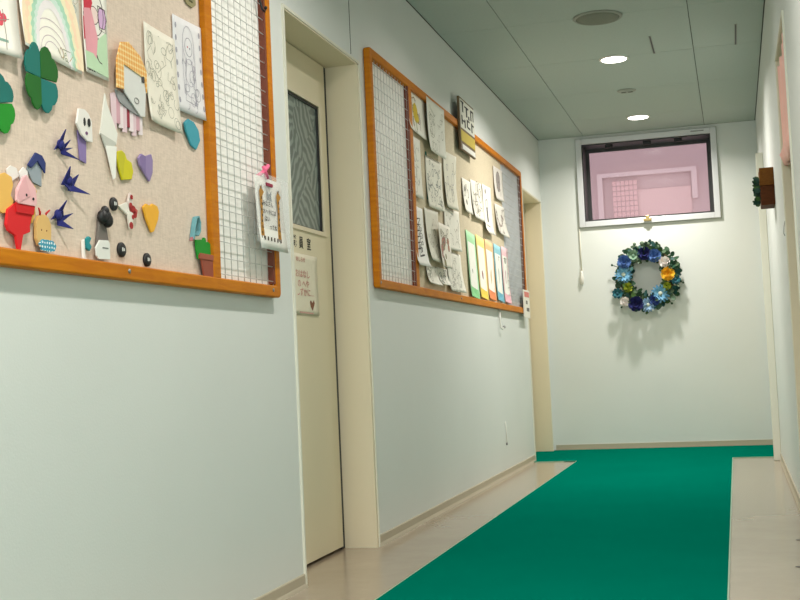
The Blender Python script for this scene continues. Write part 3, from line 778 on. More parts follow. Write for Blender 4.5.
t = thing('hair_clip_craft', 'grey fabric pendant with a black pompom and a white tag', 'pendant', (.012, 2.556, 1.01))
b = MB(); b.mat(c(112, 104, 98)); b.prism([(2.548, 1.105), (2.575, 1.105), (2.592, 1.045), (2.588, 1.025), (2.532, 1.035)], .012, .020); b.obj('body', None, t, bevel=.002)
b = MB(); b.mat(M['black'])
for dy, dz, r in ((-.012, 0, .017), (.010, -.006, .018), (0, .014, .014), (.004, .002, .017)): b.ball((.024, 2.566+dy, 1.112+dz), r, 9, (.7, 1, 1))
b.obj('pompom', None, t)
layer('tag', facet(2.551, 1.034, .066, .048, [(.0, .45), (.3, .05), (.9, .0), (1, .15), (1, .95), (.2, 1.0), (.05, .85)]), c(232, 232, 226), t, .0205, .004)
b = MB(); b.mat(c(120, 120, 118)); b.box(.0246, .0252, 2.548, 2.575, 1.037, 1.040); b.obj('marking', None, t)

# folded doll : pink head, white ears, yellow arms, red body
t = thing('paper_doll', 'paper animal with pink head, white ears, yellow arms and red body', 'paper doll', (.012, 2.22, 1.0))
Y = lambda py: 2.219+(py-20.5)*.144/39.0
Zr = lambda pz, py=20: 1.094-(pz-208.5)*.184/87.0-(py-20)*(-.0003)
px = lambda pts: [(Y(a), Zr(q_, a)) for a, q_ in pts]
layer('ear', px([(10, 170), (14, 166), (20, 168), (22, 176), (15, 182), (11, 178)]), c(236, 230, 224), t, .012, .003)
layer('ear', px([(22, 172), (27, 166), (31, 170), (32, 184), (26, 188)]), c(240, 234, 230), t, .012, .003)
layer('arm', px([(2, 177), (7, 174), (12, 178), (13, 186), (11, 196), (13, 202), (10, 213), (5, 214), (0, 210), (3, 196), (1, 188)]), c(226, 176, 88), t, .013, .005, tilt=.2)
layer('arm', px([(30, 186), (37, 184), (39, 190), (36, 202), (37, 214), (33, 223), (28, 221), (29, 205)]), c(226, 178, 90), t, .0125, .005)
layer('body', px([(13, 204), (32, 205), (31, 214), (28, 226), (28, 232), (21, 235), (18, 250), (16, 250), (14, 236), (7, 231), (5, 225), (7, 210)]), c(218, 24, 30), t, .017, .007)
layer('waist_fold', px([(13, 203), (33, 204), (31, 215), (14, 213)]), c(204, 14, 22), t, .024, .003)
layer('head', px([(21, 177), (24, 175), (33, 188), (34, 203), (32, 206), (15, 204), (13, 201), (14, 190)]), c(236, 184, 186), t, .024, .005)
layer('head_fold', px([(14, 192), (20, 178), (22, 177), (27, 196), (16, 203)]), c(230, 174, 178), t, .0275, .003)
for a, q_ in ((22.5, 195), (29.5, 197.5)):
    b = MB(); b.ball((.0305, Y(a), Zr(q_)), .0032, 8, (.5, 1, 1)); b.obj('eye', M['black'], t)

t = thing('paper_cup', 'folded dark blue and grey paper hexagon behind the pink headed animal', 'paper craft', (.012, 2.29, 1.17))
layer('grey_panel', facet(2.286, 1.188, .06, .075, [(.3, .2), (.95, .35), (.9, .98), (.35, .9), (.0, .55)]), c(150, 160, 168), t, .012, .003)
layer('blue_top', facet(2.288, 1.194, .07, .058, [(.0, .55), (.45, .0), (.8, .05), (1.0, .3), (.95, .7), (.55, .3), (.2, .62)]), c(38, 52, 112), t, .0155, .004)

t = thing('paper_prawn', 'tan paper fried prawn with red feelers and dotted blue tail', 'paper craft', (.012, 2.303, 1.0))
layer('body', facet(2.303, 1.056, .062, .068, [(.2, .08), (.4, .0), (.65, .0), (.85, .1), (.98, .3), (.95, .8), (.8, 1.0), (.2, 1.0), (.05, .8), (.05, .3)]), c(222, 180, 112), t, .014, .008)
for s_, y in ((-1, 2.293), (1, 2.313)):
    b = MB(); b.mat(c(196, 40, 40)); b.tube([(.019, y, 1.082), (.021, y+s_*.002, 1.094), (.024, y+s_*.012, 1.102)], [.003, .0025, .0015], 6); b.obj('feeler', None, t)
def dotted():
    m = bpy.data.materials.new('blue polka dot paper'); m.use_nodes = True
    nt = m.node_tree; N = nt.nodes; L = nt.links; b = N['Principled BSDF']; tc = N.new('ShaderNodeTexCoord')
    v = N.new('ShaderNodeTexVoronoi'); v.inputs['Scale'].default_value = 110; v.inputs['Randomness'].default_value = .2; mpd = N.new('ShaderNodeMapping'); mpd.inputs['Scale'].default_value = (0, 1, 1)
    rp = N.new('ShaderNodeValToRGB'); rp.color_ramp.interpolation = 'CONSTANT'; rp.color_ramp.elements[0].color = rgb(235, 240, 240); rp.color_ramp.elements[1].position = .3; rp.color_ramp.elements[1].color = rgb(48, 150, 178)
    L.new(tc.outputs['Object'], mpd.inputs['Vector']); L.new(mpd.outputs[0], v.inputs['Vector']); L.new(v.outputs['Distance'], rp.inputs['Fac']); L.new(rp.outputs['Color'], b.inputs['Base Color']); return m
layer('tail', facet(2.308, 1.022, .066, .026, [(.0, .4), (.2, .0), (.8, .0), (1.0, .4), (.9, .85), (.6, 1.0), (.15, .95)]), dotted(), t, .0235, .005)
for dy in (-.010, .010):
    b = MB(); b.mat(c(150, 100, 60)); b.ball((.022, 2.303+dy, 1.056), .0022, 6, (.6, 1, 1)); b.obj('spot', None, t)

t = thing('clothes_peg', 'tiny white and teal peg by the lower frame edge', 'peg', (.012, 2.489, 1.0))
layer('white_jaw', facet(2.484, 1.035, .030, .072, [(.1, .3), (.35, .25), (.4, .85), (.9, .95), (.9, 1.0), (.1, 1.0)]), c(236, 234, 228), t, .012, .006)
layer('teal_clip', facet(2.496, 1.044, .024, .034, [(.1, .2), (.5, .0), (.95, .1), (.6, .45), (.95, .7), (.6, 1.0), (.1, .85)]), c(30, 140, 146), t, .013, .007)

t = thing('ribbon_loop', 'teal and pink ribbon loop above the paper cactus', 'ribbon', (.012, 3.074, 1.10))
b = MB(); b.mat(c(112, 168, 176))
pts = [(3.05, 1.104), (3.062, 1.14), (3.075, 1.168), (3.09, 1.172), (3.10, 1.155), (3.098, 1.13), (3.082, 1.115)]
def strip(b, pts, w, x, dx=0):
    n = None
    for i, (y, z) in enumerate(pts):
        k = b.add([(x+dx*i, y, z), (x+dx*i+w, y, z)])
        if n is not None: b.face([n, n+1, k+1, k])
        n = k
strip(b, pts, .014, .012); ob = b.obj('teal_band', None, t); md = ob.modifiers.new('s', 'SOLIDIFY'); md.thickness = .004
b = MB(); b.mat(c(176, 110, 116)); strip(b, [(3.047, 1.10), (3.062, 1.13), (3.075, 1.15)], .010, .013); ob = b.obj('pink_band', None, t); md = ob.modifiers.new('s', 'SOLIDIFY'); md.thickness = .003

t = thing('paper_cactus', 'green paper cactus in a terracotta paper pot, lower right of the pin area', 'paper cactus', (.012, 3.135, 1.0))
layer('cactus', facet(3.132, 1.084, .106, .064, [(.0, .18), (.3, .12), (.42, .14), (.5, .0), (.6, .02), (.62, .2), (.75, .16), (.98, .3), (1, .6), (.94, 1.0), (.1, 1.0), (.02, .6)]), c(18, 142, 36), t, .013, .006)
layer('pot', facet(3.138, 1.036, .112, .064, [(.05, .06), (.98, .06), (1, .24), (.92, .26), (.82, 1.0), (.28, 1.0), (.14, .24), (.05, .24)]), c(150, 74, 52), t, .019, .006)
layer('pot_rim', facet(3.138, 1.06, .116, .016, [(.02, .0), (1, .0), (1, 1), (.02, 1)]), c(164, 86, 62), t, .025, .002)

# --- card hanging from the near board --------------------------------
cdx = .048
t = thing('hanging_sign', 'clear sleeve with a white giraffe card clipped to the frame end', 'sign', (cdx, 3.59, 1.12))
CY0, CY1, CZ0, CZ1 = 3.455, 3.715, 1.112, 1.340
b = MB(); b.box(cdx+.0035, cdx+.0042, CY0-.006, CY1+.02, CZ0+.02, CZ1+.012); b.obj('sleeve', M['sleeve'], t)
b = MB(); b.mat(c(240, 238, 230)); b.sheet(lambda u, v: (cdx+.012*v*v-.002, CY0+.012*v+(CY1-CY0-.03)*u, CZ1-(CZ1-CZ0)*v), 4, 8, .001, NX); b.obj('card', None, t)
Xc = lambda v: cdx+.012*v*v-.001
for s_ in (0, 1):
    y = CY0+.035+s_*.145
    b = MB(); b.mat(c(180, 128, 48))
    x = Xc(.75)+.0005
    nk = [(y-.014, 1.152), (y-.008, 1.235), (y-.016, 1.290), (y-.004, 1.306), (y+.020, 1.290), (y+.006, 1.278), (y+.007, 1.20), (y+.014, 1.152)]
    b.prism(nk, x-.001, x); b.obj('giraffe', None, t)
    b = MB(); b.mat(c(84, 62, 34))
    for i in range(7): b.box(x, x+.0006, y-.006+.004*(i % 2), y+.001+.004*(i % 2), 1.158+.018*i, 1.166+.018*i)
    b.box(x, x+.0006, y-.012, y-.008, 1.298, 1.308); b.box(x, x+.0006, y-.002, y+.002, 1.298, 1.310)
    b.box(x, x+.0006, y-.012, y-.006, 1.142, 1.152); b.box(x, x+.0006, y+.006, y+.012, 1.142, 1.152); b.obj('giraffe_marking', None, t)
yc = CY0+.108
b = MB(); b.mat(c(34, 76, 84)); x = Xc(.5)
for s_ in (-1, 1): b.prism([(yc, 1.288), (yc+s_*.02, 1.302), (yc+s_*.017, 1.286), (yc+s_*.02, 1.268), (yc+s_*.005, 1.272)], x+.0002, x+.001)
b.obj('butterfly', None, t)
for txt, z, dy in (('みなさん', 1.256, -.022), ('おへやには', 1.230, -.010), ('はい', 1.208, -.03), ('ってね', 1.184, .018)):
    text_mb(txt, .0185, c(34, 34, 34), (Xc(.62)+.002, yc+dy, z), UY, UZ, NX, bold=.0003, sx=1.2).obj('lettering', None, t)
b = MB(); b.mat(c(70, 52, 40))
for i in range(6): yy = CY0+.045+i*.027; b.box(Xc(.85)+.001, Xc(.85)+.002, yy-.004, yy+.004, 1.140, 1.152)
b.obj('border_figure', None, t)
cp = thing('binder_clip', 'pink ribbon clip holding the giraffe card to the frame', 'clip', (.04, 3.53, 1.34))
b = MB(); b.mat(c(240, 110, 148)); b.tube([(.034, 3.50, 1.338), (.046, 3.52, 1.352), (.052, 3.55, 1.372), (.05, 3.565, 1.382)], .0065, 8); b.tube([(.05, 3.555, 1.340), (.052, 3.535, 1.358), (.05, 3.525, 1.374)], .006, 8); b.obj('ribbon', None, cp)
b = MB(); b.mat(c(150, 40, 70)); b.box(cdx+.003, cdx+.008, 3.535, 3.585, 1.314, 1.324); b.obj('slot', None, cp)

# --- notice on the first door ------------------------------------------
p = Paper('door_notice', 'white notice with pink writing and a brown heart on the first door', 'notice', [(4.17, 1.172), (4.50, 1.172), (4.496, .941), (4.165, .941)], c(232, 225, 202), x0=-REC+.004, curl=.001)
for txt, u, v, s_ in (('おしらせ', .42, .1, .020), ('おはなし', .48, .34, .032), ('の へや', .5, .5, .032), ('しずかに…', .56, .64, .032)):
    q = p.at(u, v, .001)
    text_mb(txt, s_, c(208, 146, 134), q, UY, UZ, NX, bold=.0004, sx=1.25).obj('lettering', None, p.t)
p.blob([(u_, v_) for u_, v_ in ((.70, .78), (.74, .75), (.78, .80), (.84, .74), (.86, .80), (.78, .93), (.72, .86))], c(134, 82, 56), .0008)
p.stroke([(.35, .965), (.8, .975)], .006, c(206, 160, 146)); p.done('heart_print')

# ================================================================== BOARD 2 PAPERS
G2 = 'sheets pinned on the far board'
def sheet2(label, quad, m, art, seed, curl=.012, name='drawing', cat='drawing', x0=.0135, fold=0, group=None):
    TL, TR, BR, BL = quad
    quad = [(TL[0]-.045, TL[1]), TR, (BR[0], BR[1]-.006), (BL[0]-.045, BL[1]-.006)]
    p = Paper(name, label, cat, quad, m, curl=curl, x0=x0, seed=seed, fold=fold, group=group)
    art(p); p.done(); return p
gy = c(128, 126, 114)
def a_flower(p):
    pencil(p, 61, 12, .004, ((140, 120, 60), (130, 100, 100), (120, 130, 90)), (.15, .12, .85, .85), .03)
    p.circ(.52, .48, .05, 0, gy, fill=c(214, 184, 28)); p.circ(.45, .3, .035, .004, c(160, 110, 90), 10); p.circ(.62, .56, .03, .004, c(150, 130, 50), 10, fill=c(226, 200, 60)); p.circ(.3, .42, .03, 0, gy, fill=c(206, 190, 150)); p.stroke([(.52, .62), (.5, .9)], .006, c(140, 150, 80)); p.stroke([(.3, .5), (.34, .85)], .005, c(150, 120, 120)); p.stroke([(.75, .4), (.72, .85)], .005, c(150, 120, 120))
def a_pencil(seed, n=26, w=.003, cols=((176, 174, 162), (158, 158, 148)), sc=.03, box=(.1, .1, .9, .9)):
    return lambda p: pencil(p, seed, n, w, cols, box, sc)
def a_letters(p):
    pencil(p, 71, 10, .004, ((90, 90, 84),), (.3, .2, .8, .8), .02)
    for i in range(6): p.stroke([(.3, .22+.1*i), (.75, .18+.1*i), (.55, .28+.1*i)], .007, c(60, 62, 60))
    p.stroke([(.45, .6), (.4, .84), (.8, .8)], .009, c(66, 68, 66))
def a_bloom(p):
    r = random.Random(5)
    for i in range(16):
        col = r.choice(((196, 140, 120), (150, 150, 100), (206, 170, 130), (130, 120, 100), (190, 120, 110)))
        p.circ(r.uniform(.2, .85), r.uniform(.3, .92), r.uniform(.012, .026), .004, c(130, 110, 100), 9, fill=c(*col))
    pencil(p, 72, 8, .004, ((140, 130, 110),), (.2, .08, .8, .4), .02)
pw, pc_ = c(240, 237, 224), c(222, 216, 194)
sheet2('drawing of a yellow flower at the top left of the far board', [(5.50, 2.055), (5.80, 2.045), (5.785, 1.845), (5.505, 1.852)], pw, a_flower, 1)
sheet2('pale sheet hanging over the top frame right of the yellow flower', [(5.835, 2.065), (6.17, 2.065), (6.12, 1.80), (5.81, 1.795)], c(232, 231, 218), a_pencil(62, 22, .0035, ((170, 170, 152),)), 2, x0=.032)
sheet2('tall sketch sheet directly below the yellow flower', [(5.505, 1.828), (5.69, 1.825), (5.665, 1.535), (5.51, 1.543)], pw, a_pencil(63, 24), 3)
sheet2('sheet of rows of small sketches with a teal edge behind it', [(5.835, 1.77), (6.13, 1.78), (6.095, 1.523), (5.82, 1.517)], c(238, 235, 220), a_pencil(64, 40, .004, ((160, 160, 148), (146, 148, 140)), .018), 4)
layer('teal_strip', [(5.80, 1.79), (5.825, 1.79), (5.82, 1.55), (5.80, 1.55)], c(30, 110, 96), bpy.data.objects[[o.name for o in bpy.data.objects if o.get('label', '').startswith('sheet of rows')][0]], .0115, .002, 0)
sheet2('sheet with a grey sketch curling away, below the framed plaque', [(6.215, 1.86), (6.50, 1.87), (6.39, 1.56), (6.20, 1.56)], c(232, 228, 210), a_pencil(65, 18, .004, ((180, 176, 160), (166, 162, 164))), 5, curl=.016)
sheet2('narrow white sheet with bold dark lettering beside the left wire mesh', [(5.53, 1.490), (5.675, 1.486), (5.69, 1.208), (5.52, 1.205)], c(244, 243, 238), a_letters, 6, curl=.016, fold=.1)
sheet2('plain grey sheet left of the flower bouquet sheet', [(5.755, 1.50), (5.995, 1.508), (5.955, 1.245), (5.755, 1.247)], c(226, 223, 208), a_pencil(66, 14, .0035, ((170, 166, 150),)), 7, curl=.02)
sheet2('narrow flower bouquet sheet overlapping the plain grey sheet', [(5.925, 1.445), (6.14, 1.44), (6.128, 1.226), (5.955, 1.226)], c(240, 234, 220), a_bloom, 8, x0=.040, curl=.008)
sheet2('large blank looking sheet right of the bouquet sheet', [(6.175, 1.552), (6.495, 1.562), (6.46, 1.343), (6.175, 1.337)], c(236, 233, 220), a_pencil(67, 12, .0035, ((176, 172, 158),)), 9, curl=.016)
sheet2('curled sheet with faint sketch just above the lower frame', [(6.175, 1.325), (6.48, 1.323), (6.505, 1.12), (6.20, 1.117)], c(236, 233, 220), a_pencil(68, 20, .0035, ((186, 182, 170), (172, 170, 162))), 10, curl=.016)
sheet2('small crumpled sheet at the bottom left of the papers', [(5.745, 1.224), (5.935, 1.217), (5.91, 1.128), (5.73, 1.136)], c(232, 229, 216), a_pencil(69, 10, .004, ((140, 140, 126),), .02), 11, curl=.02)
sheet2('small sketch sheet below the flower bouquet sheet', [(5.965, 1.222), (6.14, 1.222), (6.128, 1.139), (5.975, 1.141)], c(236, 233, 220), a_pencil(70, 12, .004, ((130, 132, 124),), .018), 12, curl=.018)
def a_dot(p):
    pencil(p, 73, 7, .005, ((130, 126, 116),), (.25, .15, .75, .5), .02); p.circ(.5, .68, .016, 0, gy, fill=c(50, 48, 46))
sheet2('narrow card with one dark spot, first of three small cards', [(6.66, 1.775), (6.845, 1.777), (6.81, 1.586), (6.655, 1.59)], c(240, 236, 224), a_dot, 13)
sheet2('small card with an animal sketch, middle of three small cards', [(6.885, 1.795), (7.165, 1.808), (7.165, 1.582), (6.905, 1.58)], c(240, 236, 224), a_pencil(74, 18, .006, ((160, 156, 140), (140, 136, 120)), .03), 14)
def a_stick(p):
    p.stroke([(.5, .45), (.52, .75)], .03, c(70, 64, 62)); p.circ(.5, .38, .03, .006, gy, 10); p.circ(.4, .12, .016, 0, gy, fill=c(120, 110, 100)); p.stroke([(.3, .82), (.7, .84)], .006, gy)
sheet2('small card with a dark upright figure, last of three small cards', [(7.235, 1.815), (7.45, 1.82), (7.44, 1.522), (7.21, 1.52)], c(240, 236, 226), a_stick, 15, curl=.016, fold=.12)
def a_por(p):
    p.circ(.5, .42, .06, .008, c(110, 100, 96), 12, 1.1, fill=c(150, 142, 138)); p.circ(.48, .4, .025, 0, gy, fill=c(70, 62, 64)); p.stroke([(.3, .65), (.5, .55), (.72, .66), (.7, .85)], .008, c(150, 120, 110))
sheet2('portrait sketch sheet at the upper edge by the right mesh', [(7.63, 1.985), (7.895, 1.993), (7.855, 1.782), (7.625, 1.778)], c(226, 220, 212), a_por, 16)
sheet2('loosely hanging sketch sheet under the portrait sheet', [(7.61, 1.74), (7.90, 1.747), (7.92, 1.548), (7.64, 1.562)], c(230, 226, 216), a_pencil(75, 14, .007, ((130, 120, 112), (150, 130, 120)), .03), 17, curl=.018)
# five coloured weekly strips
def strip5(label, quad, col, dark, seed, mid):
    p = Paper('paper_strip', label, 'paper strip', quad, c(*col), group='coloured paper strips in a row', curl=.008, seed=seed)
    r = random.Random(seed)
    p.blob([(.12, .16), (.88, .16), (.88, .84), (.5, .9), (.12, .82)], c(244, 243, 234), .0008)
    p.circ(.5, .24, .022, 0, gy, fill=c(130, 130, 124)); p.stroke([(.3, .21), (.75, .2)], .005, c(120, 124, 112))
    p.blob([(.38, .46), (.5, .40), (.62, .48), (.6, .66), (.5, .74), (.4, .66)], c(*mid), .001)
    for i in range(3): p.stroke([(.3+.2*i, .44), (.32+.18*i, .74)], .006, c(*dark))
    p.blob([(.1, .84), (.9, .86), (.96, .99), (.04, .99)], c(*dark), .001)
    return p.done('print')
strip5('green paper strip, leftmost of the five coloured strips', [(6.655, 1.483), (6.90, 1.47), (6.93, 1.092), (6.685, 1.106)], (176, 228, 178), (140, 212, 146), 1, (110, 116, 96))
strip5('yellow paper strip between the green and orange strips', [(6.925, 1.482), (7.165, 1.47), (7.20, 1.098), (6.955, 1.112)], (252, 228, 140), (248, 216, 84), 2, (150, 84, 84))
strip5('orange paper strip in the middle of the five coloured strips', [(7.185, 1.478), (7.43, 1.467), (7.45, 1.104), (7.215, 1.115)], (250, 196, 144), (238, 142, 90), 3, (216, 190, 140))
strip5('teal paper strip between the orange and pink strips', [(7.468, 1.475), (7.70, 1.468), (7.705, 1.104), (7.495, 1.118)], (150, 206, 218), (110, 180, 202), 4, (200, 206, 200))
strip5('pink paper strip, rightmost of the five coloured strips', [(7.725, 1.480), (7.945, 1.476), (7.955, 1.106), (7.735, 1.114)], (248, 206, 212), (244, 186, 198), 5, (214, 180, 190))
# plaque over the frame
t = thing('framed_plaque', 'white and yellow lettered plaque fixed over the top frame of the far board', 'plaque', (.03, 6.74, 1.93))
P0, P1, Z0, Z1 = 6.51, 6.90, 1.915, 2.215; px0 = .044
b = MB(); b.box(.031, px0, P0, P1, Z0, Z1); b.obj('backing', c(112, 92, 66), t, bevel=.003)
b = MB(); b.mat(c(214, 214, 200)); b.box(px0, px0+.002, P0+.012, P1-.012, Z0+.125, Z1-.012); b.obj('white_panel', None, t)
b = MB(); b.mat(c(190, 168, 60)); b.box(px0, px0+.002, P0+.012, P1-.012, Z0+.05, Z0+.112); b.obj('yellow_panel', None, t)
b = MB(); b.mat(c(226, 224, 216)); b.box(px0, px0+.003, P0+.03, P1-.02, Z0+.006, Z0+.034); b.obj('clip_bar', None, t, bevel=.001)
b = MB(); b.mat(c(48, 50, 46)); py0 = P0+.02; pw_ = P1-P0-.04
for u0, u1, v0, v1 in ((.02, .24, .0, .07), (.12, .20, .0, .42), (.40, .50, .1, .5), (.30, .60, .1, .17), (.56, .66, .4, .55), (.76, .98, .06, .14), (.74, .82, .1, .5), (.92, .98, .1, .46),
                       (.04, .12, .56, .92), (.04, .34, .72, .79), (.26, .34, .66, .98), (.44, .66, .58, .65), (.44, .52, .6, .9), (.5, .7, .84, .92), (.78, .86, .58, .96), (.78, .98, .62, .69)):
    b.box(px0+.0021, px0+.0026, py0+pw_*u0, py0+pw_*u1, Z1-.02-.145*v1, Z1-.02-.145*v0)
b.obj('lettering', None, t)
# label card at the frame corner
t = thing('label_card', 'small white card with red heading at the lower right corner of the far board', 'card', (.034, 8.50, 1.03))
b = MB(); b.box(.032, .040, 8.36, 8.60, 1.028, 1.225); b.obj('card', c(228, 224, 212), t, bevel=.002)
b = MB(); b.mat(c(206, 120, 108)); b.box(.040, .0412, 8.385, 8.575, 1.175, 1.212); b.obj('heading', None, t)
b = MB(); b.mat(c(110, 106, 100)); b.box(.040, .0412, 8.44, 8.50, 1.125, 1.15); b.box(.040, .0412, 8.46, 8.56, 1.075, 1.10); b.obj('marking', None, t)
# hook under the frame
t = thing('wall_hook', 'thin white hook hanging under the lower frame of the far board', 'hook', (.012, 7.59, .93))
b = MB(); b.tube([(.012, 7.57, 1.06), (.012, 7.575, .99), (.013, 7.585, .945), (.02, 7.60, .935), (.028, 7.62, .945)], .006, 8); b.obj('wire', M['white'], t)
b = MB(); b.ball((.028, 7.62, .948), .010, 8); b.obj('tip', M['steel'], t)
t = thing('wall_nail', 'tiny nail with a hanging thread low on the left wall', 'nail', (0, 7.64, .2))
b = MB(); b.tube([(-.001, 7.64, .205), (.010, 7.64, .205)], .008, 8); b.obj('head', M['steel'], t)
b = MB(); b.tube([(.006, 7.64, .205), (.004, 7.635, .345)], .003, 6); b.obj('thread', M['white'], t)

# ================================================================== WREATH
wc = Vector((.812, D-.055, 1.342))
wr = thing('flower_wreath', 'wreath of blue, yellow and white flowers on the far wall', 'wreath', wc)
b = MB(); pts = []
for i in range(33):
    a = 2*PI*i/32; pts.append(wc+Vector((.195*math.cos(a), .012*math.sin(7*a), .205*math.sin(a))))
b.tube(pts, .022, 8, False); b.obj('vine_ring', mat('brown vine', rgb(84, 74, 48), .8, bump=.5, bscale=60), wr)
leafm = [mat('wreath leaf %d' % i, rgb(*v), .55, var=.25, vscale=30) for i, v in enumerate(((34, 74, 48), (52, 92, 58), (40, 88, 84), (92, 116, 88), (60, 92, 40)))]
rnd = random.Random(11)
def petal(b, o, d, n, L, w, cup, k=4):
    d = Vector(d).normalized(); n = Vector(n).normalized(); s = d.cross(n).normalized(); o = Vector(o)
    def fn(u, v):
        ww = w*math.sin(PI*(.12+.80*v))**.7*(u-.5)*2
        return o+d*L*v+s*ww+n*(cup*L*v*v+abs(u-.5)**2*w*.8)
    b.sheet(fn, 2, k)
b = MB()
for i in range(430):
    a = rnd.uniform(0, 2*PI); rr = rnd.uniform(-.05, .045)
    o = wc+Vector(((.195+rr)*math.cos(a), rnd.uniform(-.035, .025), (.205+rr)*math.sin(a)))
    d = Vector((math.cos(a)*rr*9+rnd.uniform(-.9, .9), rnd.uniform(-.6, .1), math.sin(a)*rr*9+rnd.uniform(-.9, .9)))
    b.mat(rnd.choice(leafm)); petal(b, o, d, (rnd.uniform(-.3, .3), -1, rnd.uniform(-.3, .3)), rnd.uniform(.035, .06), rnd.uniform(.012, .02), rnd.uniform(-.2, .3), 3)
tag(b.obj('foliage', None, wr), kind='stuff')
fc = dict(blue=((96, 132, 190), (66, 100, 160)), blue2=((56, 84, 156), (40, 60, 120)), navy=((36, 42, 112), (26, 28, 84)), skyblue=((122, 178, 210), (96, 156, 196)), paleblue=((158, 190, 220), (130, 166, 204)), lime=((178, 186, 60), (140, 158, 40)), white=((248, 246, 242), (238, 228, 222)), yellow=((250, 208, 60), (244, 182, 36)), teal=((44, 112, 124), (30, 88, 104)), deepgreen=((36, 88, 62), (28, 70, 52)), sage=((136, 166, 140), (110, 144, 120)))
def flower(kind, col, x, z, r):
    o = Vector((x, D-.088, z)); r *= 1.2; b = MB(); c1, c2 = (c(*q) for q in fc[col])
    rings = {'rose': ((12, .98, .35, .25), (9, .76, .8, .5), (6, .5, 1.5, .8)), 'daisy': ((16, 1.05, .06, .10), (12, .78, .35, .25)), 'bud': ((9, .9, .5, .2), (7, .75, 1.2, .7), (5, .5, 2.2, 1.0)), 'ranunculus': ((12, .98, .5, .2), (10, .8, .9, .5), (8, .6, 1.4, .8), (5, .4, 2, 1)), 'leafrose': ((9, 1.0, .2, .15), (6, .7, .6, .4))}[kind]
    for j, (n, L, cup, tilt) in enumerate(rings):
        b.mat(c1 if j % 2 == 0 else c2)
        for i in range(n):
            a = 2*PI*(i+.5*j)/n+rnd.uniform(-.08, .08)
            d = Vector((math.cos(a), -tilt, math.sin(a))); w = r*(.17 if kind == 'daisy' else .36); b.mat(c1 if (i+j) % 2 == 0 else c2)
            petal(b, o+Vector((0, -.006*j, 0)), d, (0, -1, 0), r*L, w, cup*.5)
    nm = {'rose': 'blue_flower', 'daisy': 'daisy', 'bud': 'bud', 'ranunculus': 'yellow_flower', 'leafrose': 'succulent'}[kind]
    f = b.obj('flower', None, wr); f['label'] = f'{col.replace("2", "").replace("skyblue", "sky blue").replace("paleblue", "pale blue").replace("deepgreen", "deep green")} {nm.replace("_", " ")}'
    b = MB(); b.mat(c2 if kind != 'daisy' else c(200, 208, 190)); b.ball(o+Vector((0, -.016 if kind != 'daisy' else -.01, 0)), r*.26, 8, (1, .7, 1)); b.obj('flower_centre', None, f)
for k, cc, x, z, r in (('rose', 'blue', .642, 1.464, .047), ('daisy', 'skyblue', .631, 1.364, .056), ('bud', 'lime', .66, 1.262, .036), ('bud', 'white', .631, 1.152, .036), ('rose', 'navy', .716, 1.129, .053), ('daisy', 'paleblue', .808, 1.118, .047), ('rose', 'blue2', .856, 1.15, .038), ('daisy', 'skyblue', .905, 1.2, .059), ('bud', 'lime', .959, 1.256, .03), ('ranunculus', 'yellow', .97, 1.349, .047), ('bud', 'white', .949, 1.444, .042), ('rose', 'blue', .875, 1.496, .047), ('rose', 'navy', .801, 1.519, .047), ('leafrose', 'sage', .714, 1.507, .043)):
    flower(k, cc, x, z, r)
flower('leafrose', 'teal', 1.025, 1.304, .034); flower('leafrose', 'teal', .576, 1.22, .036); flower('leafrose', 'deepgreen', 1.0, 1.415, .036)
for x, z, r in ((.725, 1.601, .012), (.783, 1.602, .017), (.829, 1.593, .017), (.902, 1.565, .017), (.669, 1.539, .014), (.542, 1.447, .009), (1.08, 1.277, .009), (.986, 1.12, .009), (.599, 1.112, .009)):
    b = MB(); b.mat(leafm[3] if r > .011 else leafm[0]); b.ball((x, D-.06, z), r, 8, (1, .6, 1))
    a = (Vector((x, D-.06, z))-wc); e = wc+a*.72; b.tube([e, (x, D-.06, z)], .0025, 5); b.obj('berry_sprig', None, wr)

# ================================================================== RIGHT WALL
pl = thing('wall_planter', 'brown wooden box planter fixed on the right wall', 'planter', (W-.04, 6.75, 1.49))
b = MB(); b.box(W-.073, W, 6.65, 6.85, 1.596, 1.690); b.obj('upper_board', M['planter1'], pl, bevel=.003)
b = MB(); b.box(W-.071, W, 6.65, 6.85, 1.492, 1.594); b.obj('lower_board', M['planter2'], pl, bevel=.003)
iv = thing('trailing_plant', 'small green leafy plant poking out of the wooden wall planter', 'plant', (W-.09, 6.75, 1.5))
ivm = [mat('ivy leaf %d' % i, rgb(*v), .5, var=.3, vscale=40) for i, v in enumerate(((38, 92, 56), (30, 74, 62), (70, 110, 50)))]
b = MB(); rnd = random.Random(3)
for i in range(46):
    z = rnd.uniform(1.51, 1.635); o = Vector((W-.075, rnd.uniform(6.655, 6.84), z))
    b.mat(rnd.choice(ivm)); petal(b, o, (-1, rnd.uniform(-.8, .8), rnd.uniform(-.9, .8)), (rnd.uniform(-.4, .4), -1, .4), rnd.uniform(.022, .044), rnd.uniform(.009, .015), .2, 3)
tag(b.obj('foliage', None, iv), kind='stuff')
b = MB(); b.mat(ivm[1])
for k in range(4): y = 6.67+.045*k; b.tube([(W-.072, y, 1.53+.02*k), (W-.092, y+.01, 1.56+.015*k), (W-.106, y, 1.545+.02*k)], .0025, 5)
b.obj('stem', None, iv)

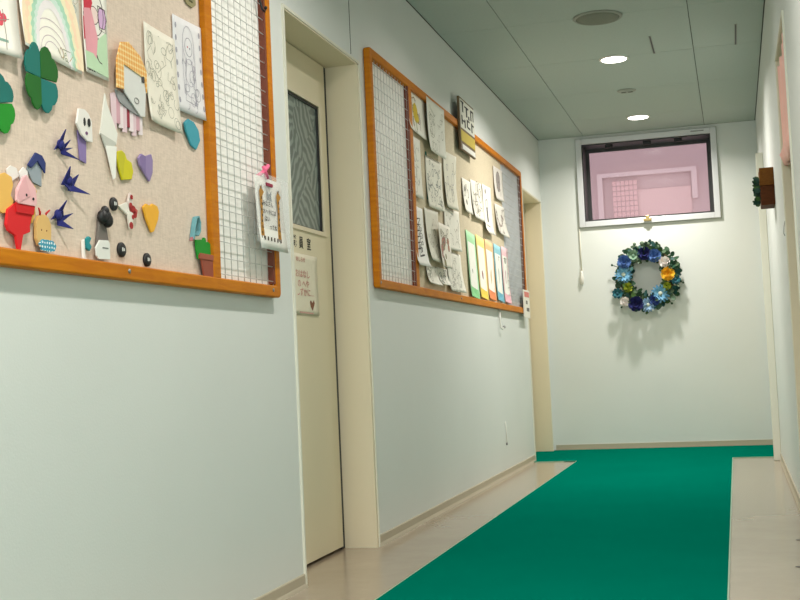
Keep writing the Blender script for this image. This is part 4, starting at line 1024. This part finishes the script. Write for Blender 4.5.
cu = thing('door_curtain', 'pink gathered half curtain in the right hand doorway', 'curtain', (W+.014, 5.1, 1.5))
b = MB(); pk = mat('pink curtain cloth', rgb(250, 192, 178), .9, var=.06, vscale=12, sheen=.3)
b.mat(pk)
def cf(u, v):
    y = 4.745+.70*u
    z0 = 1.952-.02*u; zb = 1.475+.035*u
    x = W+.014+.012*math.sin(u*26)*(1-.3*v)+.006*math.sin(u*61)-(.018*math.exp(-((v-.90)/.05)**2))
    return (x, y, z0+(zb-z0)*v)
b.sheet(cf, 90, 18, .001, (1, 0, 0)); b.obj('cloth', None, cu)
b = MB(); b.mat(M['white']); b.tube([(W+.014, R1A+.012, 1.955), (W+.014, R1B-.025, 1.94)], .006, 8); b.obj('rod', None, cu)
t = thing('wall_switch', 'small dark hook on the right wall beyond the curtain', 'hook', (W, 5.62, 1.26))
b = MB(); b.box(W-.004, W, 5.61, 5.63, 1.24, 1.28); b.obj('plate', M['white'], t, bevel=.002)
b = MB(); b.tube([(W-.003, 5.62, 1.295), (W-.008, 5.62, 1.27), (W-.011, 5.62, 1.24), (W-.006, 5.62, 1.228)], .0018, 6); b.obj('hook', M['steel'], t)
for y, x, lb in ((4.876, 1.632, 'dark floor screw farther from the viewer, by the right edge'), (4.28, 1.604, 'dark floor screw nearer the viewer, by the right edge')):
    t = thing('floor_screw', lb, 'screw', (x, y, 0), 'dark screws set in the floor')
    b = MB(); b.lathe([(.010, 0), (.010, .001), (.007, .002), (.001, .002)], (x, y, .0002), UZ, 12); b.obj('head', M['dark'], t)

t = thing('paper_scrap', 'small khaki paper scrap at the top edge of the near board by the divider', 'paper craft', (.012, 3.10, 1.78))
layer('sheet', facet(3.10, 1.795, .085, .05, [(.05, .0), (.95, .0), (1, .7), (.7, 1.0), (.3, .95), (.0, .6)]), c(150, 140, 100), t, .012, .003)
layer('fold', facet(3.10, 1.80, .06, .03, [(.05, .0), (.95, .0), (.8, 1.0), (.2, .9)]), c(126, 120, 86), t, .015, .003)
t = thing('wire_hook', 'small black hook on the wire mesh high on the near board', 'hook', (.02, 3.625, 1.88))
b = MB(); b.tube([(.021, 3.612, 1.945), (.024, 3.618, 1.93), (.028, 3.625, 1.905), (.034, 3.632, 1.898), (.036, 3.636, 1.91)], .0035, 8); b.obj('wire', M['black'], t)
b = MB(); b.ball((.036, 3.636, 1.912), .006, 8); b.obj('tip', M['black'], t)

# drop helper marks
for o in bpy.data.objects:
    if '_o' in o: del o['_o']
